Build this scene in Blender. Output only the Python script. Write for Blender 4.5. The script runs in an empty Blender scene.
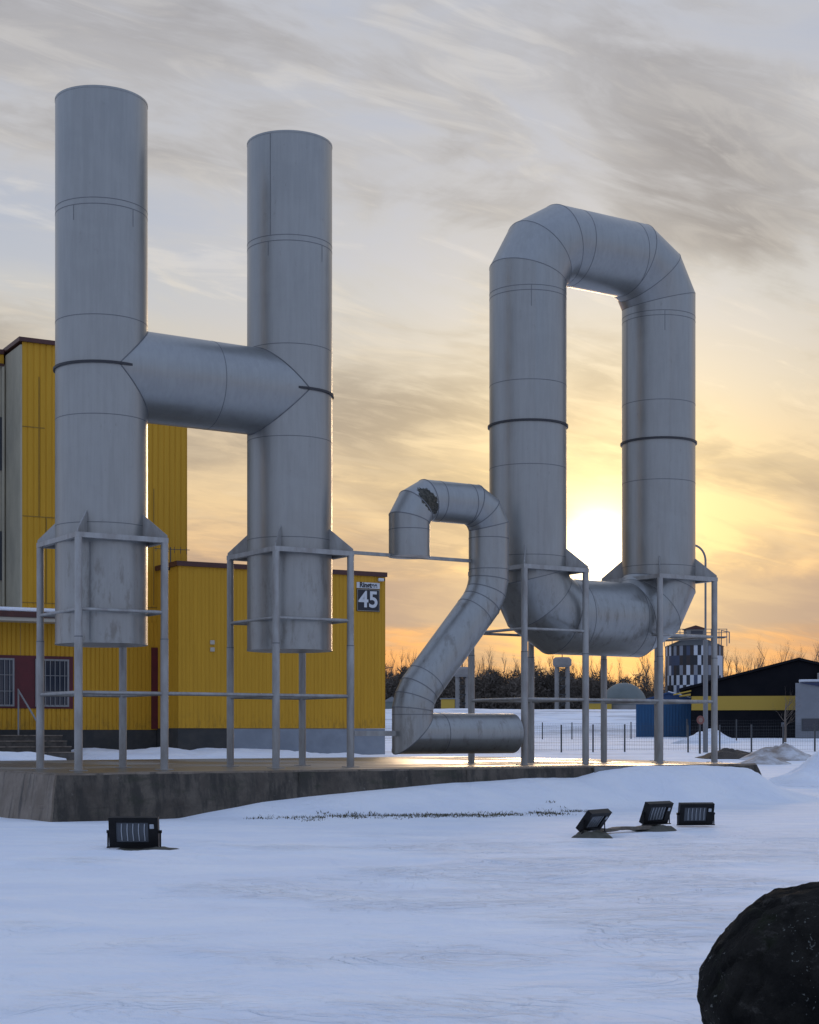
import bpy, bmesh, math, random
import numpy as np
from mathutils import Vector, Matrix, noise as mnoise

S = bpy.context.scene
C = S.collection
R = math.radians
rnd = random.Random(7)

# ------------------------------------------------------------------ camera
F_PX, CX, YH = 1594.9, 409.5, 733.26
CAM_Z = 1.65
cam = bpy.data.cameras.new('camera'); camo = bpy.data.objects.new('camera', cam); C.objects.link(camo)
camo.location = (0, 0, CAM_Z); camo.rotation_euler = (R(90), 0, 0)
cam.sensor_fit = 'VERTICAL'; cam.sensor_height = 36.0
cam.lens = 36.0 * F_PX / 1024.0
cam.shift_y = (YH - 512.0) / 1024.0
cam.clip_start = 0.1; cam.clip_end = 6000
S.camera = camo

# ------------------------------------------------------------------ sky and sun
SUN_EL, SUN_AZ = 6.4, 6.75           # azimuth clockwise from +Y
sd = Vector((math.sin(R(SUN_AZ)) * math.cos(R(SUN_EL)), math.cos(R(SUN_AZ)) * math.cos(R(SUN_EL)), math.sin(R(SUN_EL))))
W = bpy.data.worlds.new('World'); S.world = W; W.use_nodes = True
nt = W.node_tree; N = nt.nodes; Lk = nt.links
for n in list(N): N.remove(n)

class G:
    """tiny helper round a node tree"""
    def __init__(s, nt): s.nt = nt
    def n(s, t, **kw):
        o = s.nt.nodes.new(t)
        for k, v in kw.items():
            if k in ('operation', 'data_type', 'blend_type', 'noise_dimensions', 'wave_type', 'bands_direction', 'feature',
                     'sky_type', 'sun_disc', 'sun_elevation', 'sun_rotation', 'clamp', 'distance', 'interpolation_type', 'noise_type',
                     'air_density', 'dust_density', 'ozone_density', 'wave_profile', 'rings_direction'):
                setattr(o, k, v)
            else:
                i = o.inputs[int(k[1:])] if k[0] == 'i' and k[1:].isdigit() else o.inputs[k.replace('_', ' ')]
                if hasattr(v, 'is_linked'): s.nt.links.new(v, i)
                else: i.default_value = v
        return o
    def m(s, op, a, b=0.0, c=0.0):
        return s.n('ShaderNodeMath', operation=op, i0=a, i1=b, i2=c).outputs[0]
    def mix(s, f, a, b, bt='MIX'):
        o = s.n('ShaderNodeMix', data_type='RGBA', blend_type=bt)
        for i, v in ((0, f), (6, a), (7, b)):
            if hasattr(v, 'is_linked'): s.nt.links.new(v, o.inputs[i])
            else: o.inputs[i].default_value = v if i == 0 else (tuple(v) + (1,))[:4]
        return o.outputs[2]
    def ramp(s, f, stops, interp='LINEAR'):
        o = s.n('ShaderNodeValToRGB'); r = o.color_ramp; r.interpolation = interp
        while len(r.elements) < len(stops): r.elements.new(0.5)
        for e, (p, c) in zip(r.elements, stops):
            e.position = p; e.color = (c, c, c, 1) if isinstance(c, (int, float)) else (tuple(c) + (1,))[:4]
        s.nt.links.new(f, o.inputs[0]); return o.outputs[0]
    def smooth(s, x, a, b):
        o = s.n('ShaderNodeMapRange', interpolation_type='SMOOTHSTEP', i0=x, i1=a, i2=b, i3=0.0, i4=1.0); return o.outputs[0]
    def vec(s, x, y, z): return s.n('ShaderNodeCombineXYZ', i0=x, i1=y, i2=z).outputs[0]
    def sep(s, v):
        o = s.n('ShaderNodeSeparateXYZ', i0=v); return o.outputs
    def noise(s, v, sc, det=6, rough=.55, dist=0.0):
        return s.n('ShaderNodeTexNoise', Vector=v, Scale=sc, Detail=det, Roughness=rough, Distortion=dist).outputs[0]

g = G(nt)
dirv = g.n('ShaderNodeTexCoord').outputs['Generated']
x, y, z = g.sep(dirv)
zz = g.m('MAXIMUM', z, 0.0)
sky = g.n('ShaderNodeTexSky', sky_type='NISHITA', sun_disc=False, sun_elevation=R(SUN_EL), sun_rotation=R(SUN_AZ))
sky.air_density = 1.0; sky.dust_density = 1.5; sky.ozone_density = 2.0
# how far round from the sun: 1 towards it, 0 away
sundot = g.n('ShaderNodeVectorMath', operation='DOT_PRODUCT', i0=dirv, i1=tuple(sd)).outputs['Value']
hl = g.m('SQRT', g.m('ADD', g.m('MULTIPLY', x, x), g.m('MULTIPLY', y, y)))
az = g.m('DIVIDE', g.m('ADD', g.m('MULTIPLY', x, math.sin(R(SUN_AZ))), g.m('MULTIPLY', y, math.cos(R(SUN_AZ)))), g.m('MAXIMUM', hl, 0.01))
toward = g.smooth(az, 0.25, 0.97)
# clouds: noise on a flat layer overhead, so they flatten towards the horizon
inv = g.m('DIVIDE', 1.0, g.m('ADD', zz, 0.22))
lx = g.m('MULTIPLY', x, inv); ly = g.m('MULTIPLY', y, inv)
SEED = 17.4
cv = g.vec(g.m('ADD', g.m('MULTIPLY', lx, 0.80), g.m('MULTIPLY', ly, 0.55)), g.m('ADD', g.m('MULTIPLY', ly, 1.25), g.m('MULTIPLY', lx, -0.75)), SEED)
def off(v, o): return g.n('ShaderNodeVectorMath', operation='ADD', i0=v, i1=o).outputs[0]
def mul(v, o): return g.n('ShaderNodeVectorMath', operation='MULTIPLY', i0=v, i1=o).outputs[0]
n1 = g.noise(cv, 3.4, 11, .58, 1.0)                                  # broken cloud
n2 = g.noise(off(cv, (5.3, 1.7, 9.0)), 1.5, 4, .5, .5)               # large masses
n3 = g.noise(mul(off(cv, (1.1, 0, 4)), (1.5, 3.4, 1.0)), 3.4, 11, .62, .8)   # drawn-out wisps
# colour of the veil by elevation, sunward and away
warm = g.ramp(zz, [(0.0, (.82, .32, .10)), (.058, (.90, .41, .145)), (.085, (.84, .50, .26)), (.11, (.87, .58, .31)), (.145, (.84, .62, .36)),
                   (.18, (.76, .61, .42)), (.21, (.70, .615, .49)), (.262, (.63, .61, .57)), (.32, (.58, .57, .57)), (.40, (.55, .55, .575)), (.6, (.60, .69, .87)), (1.0, (.49, .64, 1.0))])
cool = g.ramp(zz, [(0.0, (.50, .48, .55)), (.12, (.46, .51, .64)), (.35, (.42, .54, .79)), (1.0, (.49, .64, 1.0))])
veil = g.mix(toward, cool, warm)
dark = g.ramp(zz, [(0.0, (.50, .28, .17)), (.09, (.44, .31, .24)), (.16, (.45, .36, .265)), (.22, (.38, .33, .275)), (.30, (.335, .315, .305)), (.45, (.35, .345, .365)), (1.0, (.28, .34, .48))])
dark = g.mix(toward, g.mix(.35, cool, (.16, .18, .24)), dark)
cl = g.m('ADD', g.m('MULTIPLY', n1, .50), g.m('ADD', g.m('MULTIPLY', n2, .65), g.m('MULTIPLY', n3, .25)))
dm = g.smooth(cl, .615, .83)
col = g.mix(g.m('MULTIPLY', dm, .92), veil, dark)
# paler wisps
wl = g.m('MULTIPLY', g.smooth(g.m('ADD', g.m('MULTIPLY', n3, .6), g.m('MULTIPLY', n1, .5)), .545, .68), g.m('SUBTRACT', 1.0, g.m('MULTIPLY', dm, .6)))
wcol = g.mix(toward, (.56, .62, .76), g.ramp(zz, [(0.0, (1.0, .50, .19)), (.14, (.98, .74, .44)), (.22, (.88, .77, .60)), (.30, (.80, .76, .70)), (.42, (.80, .78, .76)), (1.0, (.6, .65, .8))]))
col = g.mix(g.m('MULTIPLY', wl, .68), col, wcol)
# blue of clear sky showing through gaps high up
skyc = mul(sky.outputs[0], (.10, .10, .10))
clear = g.m('MULTIPLY', g.smooth(g.m('SUBTRACT', 1.0, g.m('ADD', g.m('MULTIPLY', n2, .6), g.m('MULTIPLY', n1, .4))), .48, .66), g.smooth(zz, .17, .34))
col = g.mix(g.m('MULTIPLY', clear, .80), col, g.mix(.75, skyc, (.43, .50, .66)))
# low grey bank just above the horizon
bn = g.noise(g.vec(g.m('MULTIPLY', x, 4.0), g.m('MULTIPLY', z, 40.0), 2.6), 1.5, 6, .55, .4)
bz = g.m('ADD', zz, g.m('MULTIPLY', g.m('SUBTRACT', bn, .5), .035))
bank = g.m('MULTIPLY', g.smooth(bz, .062, .070), g.m('SUBTRACT', 1.0, g.smooth(bz, .088, .100)))
bank = g.m('MULTIPLY', bank, g.m('MULTIPLY', g.smooth(bn, .14, .32), .95))
col = g.mix(bank, col, g.mix(toward, (.30, .31, .40), (.44, .315, .255)))
# glow of the sun behind the veil
sp = g.m('MAXIMUM', sundot, 0.0)
def lobe(p): return g.m('POWER', sp, p)
gl = g.m('SUBTRACT', 1.0, g.m('MULTIPLY', dm, .35))
def add(c, f, k):
    return g.mix(f, c, k, 'ADD')
col = add(col, g.m('MULTIPLY', lobe(45.0), .06), (1.0, .62, .25))
col = add(col, g.m('MULTIPLY', g.m('MULTIPLY', lobe(170.0), gl), .62), (1.0, .70, .18))
core = g.mix(1.0, (0, 0, 0), (1, .80, .42), 'MIX')
def addk(c, f, k, s):
    o = g.n('ShaderNodeVectorMath', operation='SCALE', i0=tuple(k)); Lk.new(g.m('MULTIPLY', f, s), o.inputs['Scale'])
    return g.n('ShaderNodeVectorMath', operation='ADD', i0=c, i1=o.outputs[0]).outputs[0]
col = addk(col, g.m('MULTIPLY', lobe(75.0), gl), (1.0, .74, .30), .07)
col = addk(col, lobe(1500.0), (1.0, .80, .45), 1.0)
col = addk(col, lobe(6000.0), (1.0, .90, .70), 3.0)
# below the horizon: snow-lit haze
col = g.mix(g.smooth(z, -.02, 0.0), (.25, .24, .26), col)
scaled = g.n('ShaderNodeVectorMath', operation='SCALE', i0=col); scaled.inputs['Scale'].default_value = 10.0
bg = g.n('ShaderNodeBackground', Strength=0.1); Lk.new(scaled.outputs[0], bg.inputs[0])
out = g.n('ShaderNodeOutputWorld'); Lk.new(bg.outputs[0], out.inputs[0])

sl = bpy.data.lights.new('sun', 'SUN'); sl.energy = 0.9; sl.angle = R(14.0); sl.color = (1.0, .70, .42)
so = bpy.data.objects.new('sun', sl); C.objects.link(so)
so.rotation_euler = (-sd).to_track_quat('-Z', 'Y').to_euler(); so.location = (30, 200, 60)

S.view_settings.view_transform = 'Standard'; S.view_settings.look = 'None'
S.view_settings.exposure = 0.0; S.view_settings.gamma = 1.0; S.view_settings.use_curve_mapping = False
S.render.engine = 'CYCLES'

# ------------------------------------------------------------------ materials
def mat(name, col, rough=.6, metal=0.0, spec=None):
    m = bpy.data.materials.new(name); m.use_nodes = True
    b = m.node_tree.nodes['Principled BSDF']
    b.inputs['Base Color'].default_value = (*col, 1); b.inputs['Roughness'].default_value = rough; b.inputs['Metallic'].default_value = metal
    if spec is not None: b.inputs['Specular IOR Level'].default_value = spec
    m['_'] = 0
    return m, G(m.node_tree), b
def lk(gg, a, b): gg.nt.links.new(a, b)
def bump(gg, b, h, strength, dist):
    o = gg.n('ShaderNodeBump', Strength=strength, Distance=dist, Height=h); lk(gg, o.outputs[0], b.inputs['Normal'])
def scl(gg, v, s): return gg.n('ShaderNodeVectorMath', operation='MULTIPLY', i0=v, i1=s).outputs[0]
def obj_co(gg): return gg.n('ShaderNodeTexCoord').outputs['Object']
def gen_co(gg): return gg.n('ShaderNodeNewGeometry').outputs['Position']

def rough_mat(name, c1, c2, sc=3.0, rough=.7, metal=0.0, bs=.3, bd=.01, stretch=(1, 1, 1), spec=None, detail=8):
    m, gg, b = mat(name, c1, rough, metal, spec)
    v = scl(gg, gen_co(gg), stretch)
    f = gg.smooth(gg.noise(v, sc, detail, .62), .3, .7)
    lk(gg, gg.mix(f, c1, c2), b.inputs['Base Color'])
    if bs: bump(gg, b, gg.noise(v, sc * 6, 4, .6), bs, bd)
    return m

# silver painted pipe: faint vertical streaks, blotches, grime
def silver(name, c1, c2, grime, patch=None):
    m, gg, b = mat(name, c1, .40, .72)
    p = obj_co(gg)
    st = gg.noise(scl(gg, p, (5, 5, .35)), 2.2, 6, .6)
    bl = gg.noise(p, .9, 7, .62, .6)
    c = gg.mix(gg.smooth(gg.m('ADD', gg.m('MULTIPLY', st, .45), gg.m('MULTIPLY', bl, .55)), .36, .64), c1, c2)
    gr = gg.smooth(gg.noise(scl(gg, p, (3, 3, 1.4)), 2.6, 9, .7), .60, .76)
    c = gg.mix(gg.m('MULTIPLY', gr, .35), c, grime)
    px, py, pz = gg.sep(p)
    lowdirt = gg.m('MULTIPLY', gg.smooth(gg.noise(scl(gg, p, (2.6, 2.6, .8)), 1.7, 8, .7), .50, .68), gg.m('SUBTRACT', 1.0, gg.smooth(pz, 3.6, 5.2)))
    c = gg.mix(gg.m('MULTIPLY', lowdirt, .6), c, grime)
    if patch:
        d2 = gg.n('ShaderNodeVectorMath', operation='DISTANCE', i0=gg.vec(gg.m('ADD', px, gg.m('MULTIPLY', pz, .9)), 0.0, gg.m('MULTIPLY', gg.m('SUBTRACT', pz, gg.m('MULTIPLY', px, .9)), 0.55)), i1=(patch[0] + .9 * patch[1], 0, .55 * (patch[1] - .9 * patch[0]))).outputs['Value']
        d2 = gg.m('ADD', d2, gg.m('MULTIPLY', gg.m('SUBTRACT', gg.noise(p, 7, 7, .7), .5), .42))
        pm = gg.m('MULTIPLY', gg.m('SUBTRACT', 1.0, gg.smooth(d2, .225, .25)), gg.smooth(py, .05, -.05))
        c = gg.mix(pm, c, gg.mix(gg.smooth(gg.noise(p, 16, 5, .7), .4, .6), (.035, .034, .028), (.085, .078, .062)))
    lk(gg, c, b.inputs['Base Color'])
    lk(gg, gg.ramp(bl, [(0.3, .30), (.7, .44)]), b.inputs['Roughness'])
    bump(gg, b, gg.noise(scl(gg, p, (1, 1, .5)), .8, 3, .5), .10, .06)
    return m
M = {}
M['silver'] = silver('silver_paint', (.300, .305, .300), (.345, .350, .343), (.17, .155, .135))
M['silver_patched'] = silver('silver_paint_with_bare_patch', (.300, .305, .300), (.345, .350, .343), (.17, .155, .135), (.17, 5.80))
M['seam'] = mat('seam_dark', (.16, .165, .175), .5, .4)[0]
M['ring'] = mat('dark_ring', (.05, .05, .055), .5, .5)[0]
M['frame'] = rough_mat('frame_paint', (.39, .39, .38), (.28, .265, .25), 5, .5, .35, .15, .004, (1, 1, .3))
M['rust'] = rough_mat('bare_patch', (.11, .095, .07), (.045, .04, .035), 9, .8, .0)
M['tin'] = M['frame']

# snow: fine wind ripple and grain
m, gg, b = mat('snow', (.80, .83, .88), .75, 0, .10)
p = gen_co(gg)
big = gg.noise(scl(gg, p, (.55, 1.1, 1)), .9, 5, .55)
px0, py0, pz0 = gg.sep(p)
trk = gg.m('MULTIPLY', gg.smooth(gg.noise(scl(gg, p, (.11, .35, 1)), .9, 9, .66, .6), .46, .64), gg.smooth(py0, 52.0, 85.0))
lk(gg, gg.mix(gg.m('MULTIPLY', trk, .62), gg.mix(gg.smooth(big, .35, .7), (.77, .81, .885), (.85, .87, .905)), (.34, .345, .365)), b.inputs['Base Color'])
def wind(v, sc, seed, ts, w, hgt, dist):
    # plates of wind-packed snow with low sharp edges
    n_ = gg.noise(gg.n('ShaderNodeVectorMath', operation='ADD', i0=v, i1=(seed, seed * .7, 0)).outputs[0], sc, 7, .52, dist)
    o_ = None
    for t in ts:
        k_ = gg.m('MULTIPLY', gg.smooth(n_, t, t + w), hgt); o_ = k_ if o_ is None else gg.m('ADD', o_, k_)
    return o_
px, py, pz = gg.sep(p)
lum = gg.m('MULTIPLY', gg.smooth(gg.m('ADD', gg.noise(scl(gg, p, (.5, .6, 1)), .7, 4, .5), gg.m('MULTIPLY', px, .030)), .42, .62), gg.m('SUBTRACT', 1.0, gg.smooth(py, 22.0, 29.0)))
rip = gg.noise(scl(gg, p, (.8, 1.0, 1)), 1.6, 8, .55, .8)
rip2 = gg.noise(scl(gg, p, (.9, 1.25, 1)), 6.5, 6, .62, 1.2)
gra = gg.noise(p, 70, 3, .65)
pl1 = wind(scl(gg, p, (.8, 1.1, 1)), .9, 3.1, (.42, .50, .58), .040, .028, 1.1)
pl2 = wind(scl(gg, p, (.8, 1.2, 1)), 2.6, 8.7, (.44, .54), .10, .018, .9)
h = gg.m('ADD', gg.m('MULTIPLY', rip, .075), gg.m('ADD', gg.m('MULTIPLY', rip2, gg.m('MULTIPLY', gg.m('ADD', lum, .25), .026)), gg.m('MULTIPLY', gra, .0022)))
h = gg.m('ADD', h, gg.m('ADD', gg.m('MULTIPLY', pl1, gg.m('ADD', gg.m('MULTIPLY', lum, .8), .2)), gg.m('MULTIPLY', pl2, lum)))
bump(gg, b, h, 1.0, 1.0)
b.inputs['Subsurface Weight'].default_value = .12
b.inputs['Subsurface Radius'].default_value = (.02, .025, .03)
M['snow'] = m
M['dirty_snow'] = rough_mat('dirty_snow', (.60, .62, .66), (.22, .175, .14), 1.3, .7, 0, .6, .04)
M['soil'] = rough_mat('soil', (.022, .017, .013), (.055, .042, .032), 3, .8, 0, .8, .05)

# stained concrete
m, gg, b = mat('concrete', (.2, .17, .14), .85)
p = gen_co(gg)
nn = gg.noise(p, 1.3, 9, .66, .3); st = gg.noise(scl(gg, p, (2.2, 2.2, .22)), 2.3, 7, .62)
c = gg.mix(gg.smooth(nn, .32, .68), (.165, .130, .098), (.27, .225, .18))
c = gg.mix(gg.m('MULTIPLY', gg.smooth(st, .50, .70), .75), c, (.045, .042, .038))
c = gg.mix(gg.m('MULTIPLY', gg.smooth(gg.noise(p, 5, 8, .7), .62, .74), .6), c, (.36, .35, .33))
lk(gg, c, b.inputs['Base Color']); bump(gg, b, gg.noise(p, 14, 8, .7), .5, .02)
M['concrete'] = m
m, gg, b = mat('dark_concrete', (.1, .09, .08), .8)  # darker concrete for the plinth's front face and its form joints
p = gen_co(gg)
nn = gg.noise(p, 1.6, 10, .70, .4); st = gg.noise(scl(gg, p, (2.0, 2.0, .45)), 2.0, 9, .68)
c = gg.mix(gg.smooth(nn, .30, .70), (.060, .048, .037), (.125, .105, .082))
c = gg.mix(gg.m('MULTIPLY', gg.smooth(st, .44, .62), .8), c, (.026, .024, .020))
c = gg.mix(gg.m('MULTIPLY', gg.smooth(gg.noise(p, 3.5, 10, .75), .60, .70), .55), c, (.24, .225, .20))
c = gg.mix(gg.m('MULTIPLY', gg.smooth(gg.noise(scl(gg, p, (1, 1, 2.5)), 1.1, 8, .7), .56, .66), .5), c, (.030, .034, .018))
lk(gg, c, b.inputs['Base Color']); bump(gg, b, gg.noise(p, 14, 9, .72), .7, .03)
M['concrete_dark'] = m
# wet paving on top of the plinth
m, gg, b = mat('wet_paving', (.2, .18, .15), .4)
p = gen_co(gg)
pud = gg.smooth(gg.noise(scl(gg, p, (.35, .5, 1)), .8, 6, .6), .40, .56)
lk(gg, gg.mix(pud, (.20, .185, .16), (.10, .088, .072)), b.inputs['Base Color'])
lk(gg, gg.ramp(pud, [(0, .65), (1, .32)]), b.inputs['Roughness'])
bump(gg, b, gg.noise(p, 9, 4, .6), .08, .01)
M['paving'] = m

def cladding(name, c1, c2, scratch):
    m, gg, b = mat(name, c1, .55, 0, .2)
    p = obj_co(gg)
    f = gg.smooth(gg.noise(scl(gg, p, (6, 6, .3)), 1.2, 6, .6), .3, .7)
    c = gg.mix(f, c1, c2)
    px, py, pz = gg.sep(p)
    d = gg.m('MULTIPLY', gg.smooth(gg.noise(scl(gg, p, (5, 5, 1.5)), 1.5, 7, .7), .46, .66), gg.m('SUBTRACT', 1.0, gg.smooth(pz, .95, 1.7)))
    c = gg.mix(gg.m('MULTIPLY', d, .40), c, scratch)
    lk(gg, c, b.inputs['Base Color']); return m
M['yellow'] = cladding('yellow_cladding', (.58, .31, .026), (.52, .275, .022), (.09, .065, .025))
M['grey_render'] = rough_mat('grey_render', (.44, .40, .295), (.34, .31, .235), 1.3, .85, 0, .2, .01, (1, 1, .5))
M['fascia'] = rough_mat('brown_red_fascia', (.085, .026, .02), (.06, .02, .018), 4, .5, 0, .0)
M['red'] = rough_mat('dark_red_panel', (.115, .012, .018), (.08, .01, .014), 3, .5, 0, 0)
M['cream'] = mat('cream_trim', (.45, .41, .33), .6)[0]
M['dark_base'] = rough_mat('dark_plinth', (.032, .034, .034), (.055, .052, .048), 2, .85, 0, .3, .01)
M['blue_base'] = rough_mat('grey_blue_panel', (.24, .27, .31), (.19, .215, .25), 1.5, .6, 0, 0)
M['white_frame'] = mat('white_frame', (.25, .25, .25), .5)[0]
M['glass'] = mat('window_glass', (.03, .04, .06), .08, 0, .6)[0]
M['steps'] = rough_mat('dark_steps', (.12, .105, .088), (.06, .052, .046), 4, .85, 0, .3, .01)
M['sign_dark'] = mat('sign_navy', (.012, .014, .022), .4)[0]
M['sign_white'] = mat('sign_white', (.62, .64, .66), .45)[0]
M['black'] = rough_mat('black_housing', (.006, .006, .007), (.011, .011, .012), 8, .5, .1, 0, spec=.22)
M['lens'] = mat('floodlight_glass', (.075, .085, .10), .25, 0, .4)[0]
M['fin'] = mat('bright_fin', (.40, .43, .47), .35, .3)[0]
M['slab'] = rough_mat('mossy_slab', (.10, .095, .08), (.055, .055, .04), 6, .9, 0, .5, .02)
M['plank'] = rough_mat('weathered_plank', (.17, .14, .11), (.10, .085, .07), 5, .85, 0, .3, .01, (1, 6, 1))
M['bark'] = rough_mat('bark', (.12, .095, .075), (.19, .155, .125), 3, .9, 0, 0)
M['twig'] = rough_mat('brushwood', (.065, .055, .045), (.14, .112, .088), .25, .9, 0, 0)
M['grass'] = rough_mat('dead_grass', (.05, .05, .022), (.10, .085, .04), 6, .85, 0, 0)
M['blue_shed'] = rough_mat('blue_sheet', (.009, .085, .20), (.008, .07, .17), 2, .5, 0, 0, stretch=(3, 3, .3))
M['shed_roof'] = mat('shed_roof', (.02, .07, .19), .5)[0]
M['black_wall'] = rough_mat('black_sheet', (.006, .007, .010), (.010, .010, .013), 1, .8, 0, 0, spec=.12)
M['yellow_band'] = mat('yellow_band', (.46, .30, .035), .5)[0]
M['pale_wall'] = rough_mat('pale_wall', (.21, .22, .24), (.18, .19, .21), 1, .7, 0, 0)
M['dome'] = rough_mat('dome_membrane', (.14, .165, .16), (.115, .135, .13), .6, .6, 0, 0)
M['steel_grey'] = mat('steel_grey', (.20, .21, .22), .5, .4)[0]
M['post_dark'] = mat('dark_post', (.06, .065, .07), .6, .2)[0]
M['tower_wall'] = rough_mat('tower_concrete', (.27, .26, .25), (.2, .19, .18), .5, .8, 0, 0)
for i, c in enumerate([(.022, .024, .03), (.52, .55, .60), (.22, .235, .27), (.04, .03, .028), (.05, .065, .11)]):
    M['silo%d' % i] = mat('silo_panel', c, .5, .2)[0]

# boulder
m, gg, b = mat('boulder', (.02, .02, .02), .9, 0, .14)
p = gen_co(gg)
c = gg.mix(gg.smooth(gg.noise(p, 3.5, 9, .7), .35, .68), (.007, .007, .007), (.030, .028, .024))
c = gg.mix(gg.m('MULTIPLY', gg.smooth(gg.noise(scl(gg, p, (1.2, 1.2, 2.5)), 4.5, 9, .75), .56, .68), .7), c, (.095, .088, .078))
mo = gg.smooth(gg.noise(p, 2.6, 8, .7), .56, .68)
c = gg.mix(gg.m('MULTIPLY', mo, .6), c, (.016, .026, .008))
vor = gg.n('ShaderNodeTexVoronoi', Vector=gg.n('ShaderNodeVectorMath', operation='ADD', i0=p, i1=gg.n('ShaderNodeTexNoise', Vector=p, Scale=14.0, Detail=3.0).outputs[1]).outputs[0], Scale=5.5).outputs['Distance']
spots = gg.m('MULTIPLY', gg.m('SUBTRACT', 1.0, gg.smooth(vor, .09, .19)), gg.smooth(gg.noise(p, 2.2, 3, .5), .40, .52))
c = gg.mix(gg.m('MULTIPLY', spots, .8), c, (.24, .25, .23))
lk(gg, c, b.inputs['Base Color'])
bump(gg, b, gg.m('ADD', gg.noise(p, 9, 10, .72), gg.m('MULTIPLY', gg.noise(p, 45, 5, .7), .35)), 1.0, .09)
M['boulder'] = m

# ------------------------------------------------------------------ object helpers
def obj(name, bm, mats, parent=None, smooth=None, loc=None):
    """link a bmesh as one mesh object; smooth = auto-smooth angle in degrees"""
    me = bpy.data.meshes.new(name)
    if smooth is not None:
        bmesh.ops.recalc_face_normals(bm, faces=bm.faces)
        lim = R(smooth)
        for f in bm.faces: f.smooth = True
        for e in bm.edges:
            if len(e.link_faces) == 2:
                e.smooth = e.calc_face_angle(0) < lim
    bm.to_mesh(me); bm.free()
    for mm in (mats if isinstance(mats, (list, tuple)) else [mats]): me.materials.append(mm)
    o = bpy.data.objects.new(name, me); C.objects.link(o)
    if parent: o.parent = parent
    if loc: o.location = loc
    return o
def empty(name, loc, rz=0.0):
    o = bpy.data.objects.new(name, None); C.objects.link(o); o.location = loc; o.rotation_euler = (0, 0, rz); o.empty_display_size = .3
    return o
def tag(o, label, cat, group=None, kind=None):
    o['label'] = label; o['category'] = cat
    if group: o['group'] = group
    if kind: o['kind'] = kind
    return o
def copy_of(o, parent=None, loc=None):
    c = o.copy(); C.objects.link(c)
    if parent: c.parent = parent
    if loc is not None: c.location = loc
    for ch in list(o.children): copy_of(ch, c)
    return c
def box(bm, x0, x1, y0, y1, z0, z1, mi=0, mtx=None):
    vs = [bm.verts.new((x, y, z)) for z in (z0, z1) for x, y in ((x0, y0), (x1, y0), (x1, y1), (x0, y1))]
    if mtx is not None:
        for v in vs: v.co = mtx @ v.co
    for q in ((3, 2, 1, 0), (4, 5, 6, 7), (0, 1, 5, 4), (1, 2, 6, 5), (2, 3, 7, 6), (3, 0, 4, 7)):
        f = bm.faces.new([vs[i] for i in q]); f.material_index = mi
    return vs
def bevel(bm, w, seg=2):
    bmesh.ops.bevel(bm, geom=list(bm.edges), offset=w, segments=seg, affect='EDGES', profile=.5)
def prism(bm, pts, y0, y1, mi=0, axis='y'):
    """polygon in x,z extruded along y (or polygon x,y extruded along z)"""
    def P(a, b, c): return (a, c, b) if axis == 'y' else (a, b, c)
    A = [bm.verts.new(P(a, b, y0)) for a, b in pts]; B = [bm.verts.new(P(a, b, y1)) for a, b in pts]
    f = bm.faces.new(A); f.material_index = mi
    f = bm.faces.new(B[::-1]); f.material_index = mi
    n = len(pts)
    for i in range(n):
        f = bm.faces.new((A[i], B[i], B[(i + 1) % n], A[(i + 1) % n])); f.material_index = mi
    bmesh.ops.recalc_face_normals(bm, faces=bm.faces)
def frame_for(d):
    d = d.normalized(); a = Vector((0, 0, 1)) if abs(d.z) < .9 else Vector((1, 0, 0))
    e1 = d.cross(a).normalized(); e2 = d.cross(e1).normalized(); return e1, e2
def tube(bm, pts, r, n=10, caps=True, mi=0):
    """round bar along points; r a number or list; mitred joints"""
    pts = [Vector(p) for p in pts]; k = len(pts)
    rs = r if isinstance(r, (list, tuple)) else [r] * k
    e1, e2 = frame_for(pts[1] - pts[0]); rings = []
    for i in range(k):
        if i == 0: d = (pts[1] - pts[0]).normalized(); nrm = d
        elif i == k - 1: d = (pts[i] - pts[i - 1]).normalized(); nrm = d
        else:
            a = (pts[i] - pts[i - 1]).normalized(); bb = (pts[i + 1] - pts[i]).normalized(); d = a; nrm = (a + bb).normalized()
        # project e1,e2 ring onto joint plane along incoming direction
        din = d
        ring = []
        for j in range(n):
            t = 2 * math.pi * j / n
            o = (e1 * math.cos(t) + e2 * math.sin(t)) * rs[i]
            o = o - din * (o.dot(nrm) / din.dot(nrm))
            ring.append(pts[i] + o)
        rings.append([bm.verts.new(q) for q in ring])
        if 0 < i < k - 1:   # carry the frame round the bend
            rot = a.rotation_difference(bb); e1 = rot @ e1; e2 = rot @ e2
    for A, B in zip(rings, rings[1:]):
        for j in range(n):
            f = bm.faces.new((A[j], A[(j + 1) % n], B[(j + 1) % n], B[j])); f.material_index = mi
    if caps:
        f = bm.faces.new(rings[0][::-1]); f.material_index = mi
        f = bm.faces.new(rings[-1]); f.material_index = mi
    return rings
def band(bm, ring, d, w, th, mi=1):
    """raised strip round a ring of points, width w along d, height th"""
    d = Vector(d).normalized(); c = sum(ring, Vector()) / len(ring); n = len(ring)
    def sc(p, k): return c + (p - c) * (1 + k / (p - c).length)
    L = [[bm.verts.new(sc(p, -.004) - d * w / 2) for p in ring], [bm.verts.new(sc(p, th) - d * w / 2) for p in ring],
         [bm.verts.new(sc(p, th) + d * w / 2) for p in ring], [bm.verts.new(sc(p, -.004) + d * w / 2) for p in ring]]
    for a, b in zip(L, L[1:]):
        for j in range(n):
            f = bm.faces.new((a[j], a[(j + 1) % n], b[(j + 1) % n], b[j])); f.material_index = mi
def circle(c, d, r, n=72):
    e1, e2 = frame_for(Vector(d)); c = Vector(c)
    return [c + (e1 * math.cos(2 * math.pi * i / n) + e2 * math.sin(2 * math.pi * i / n)) * r for i in range(n)]
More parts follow.
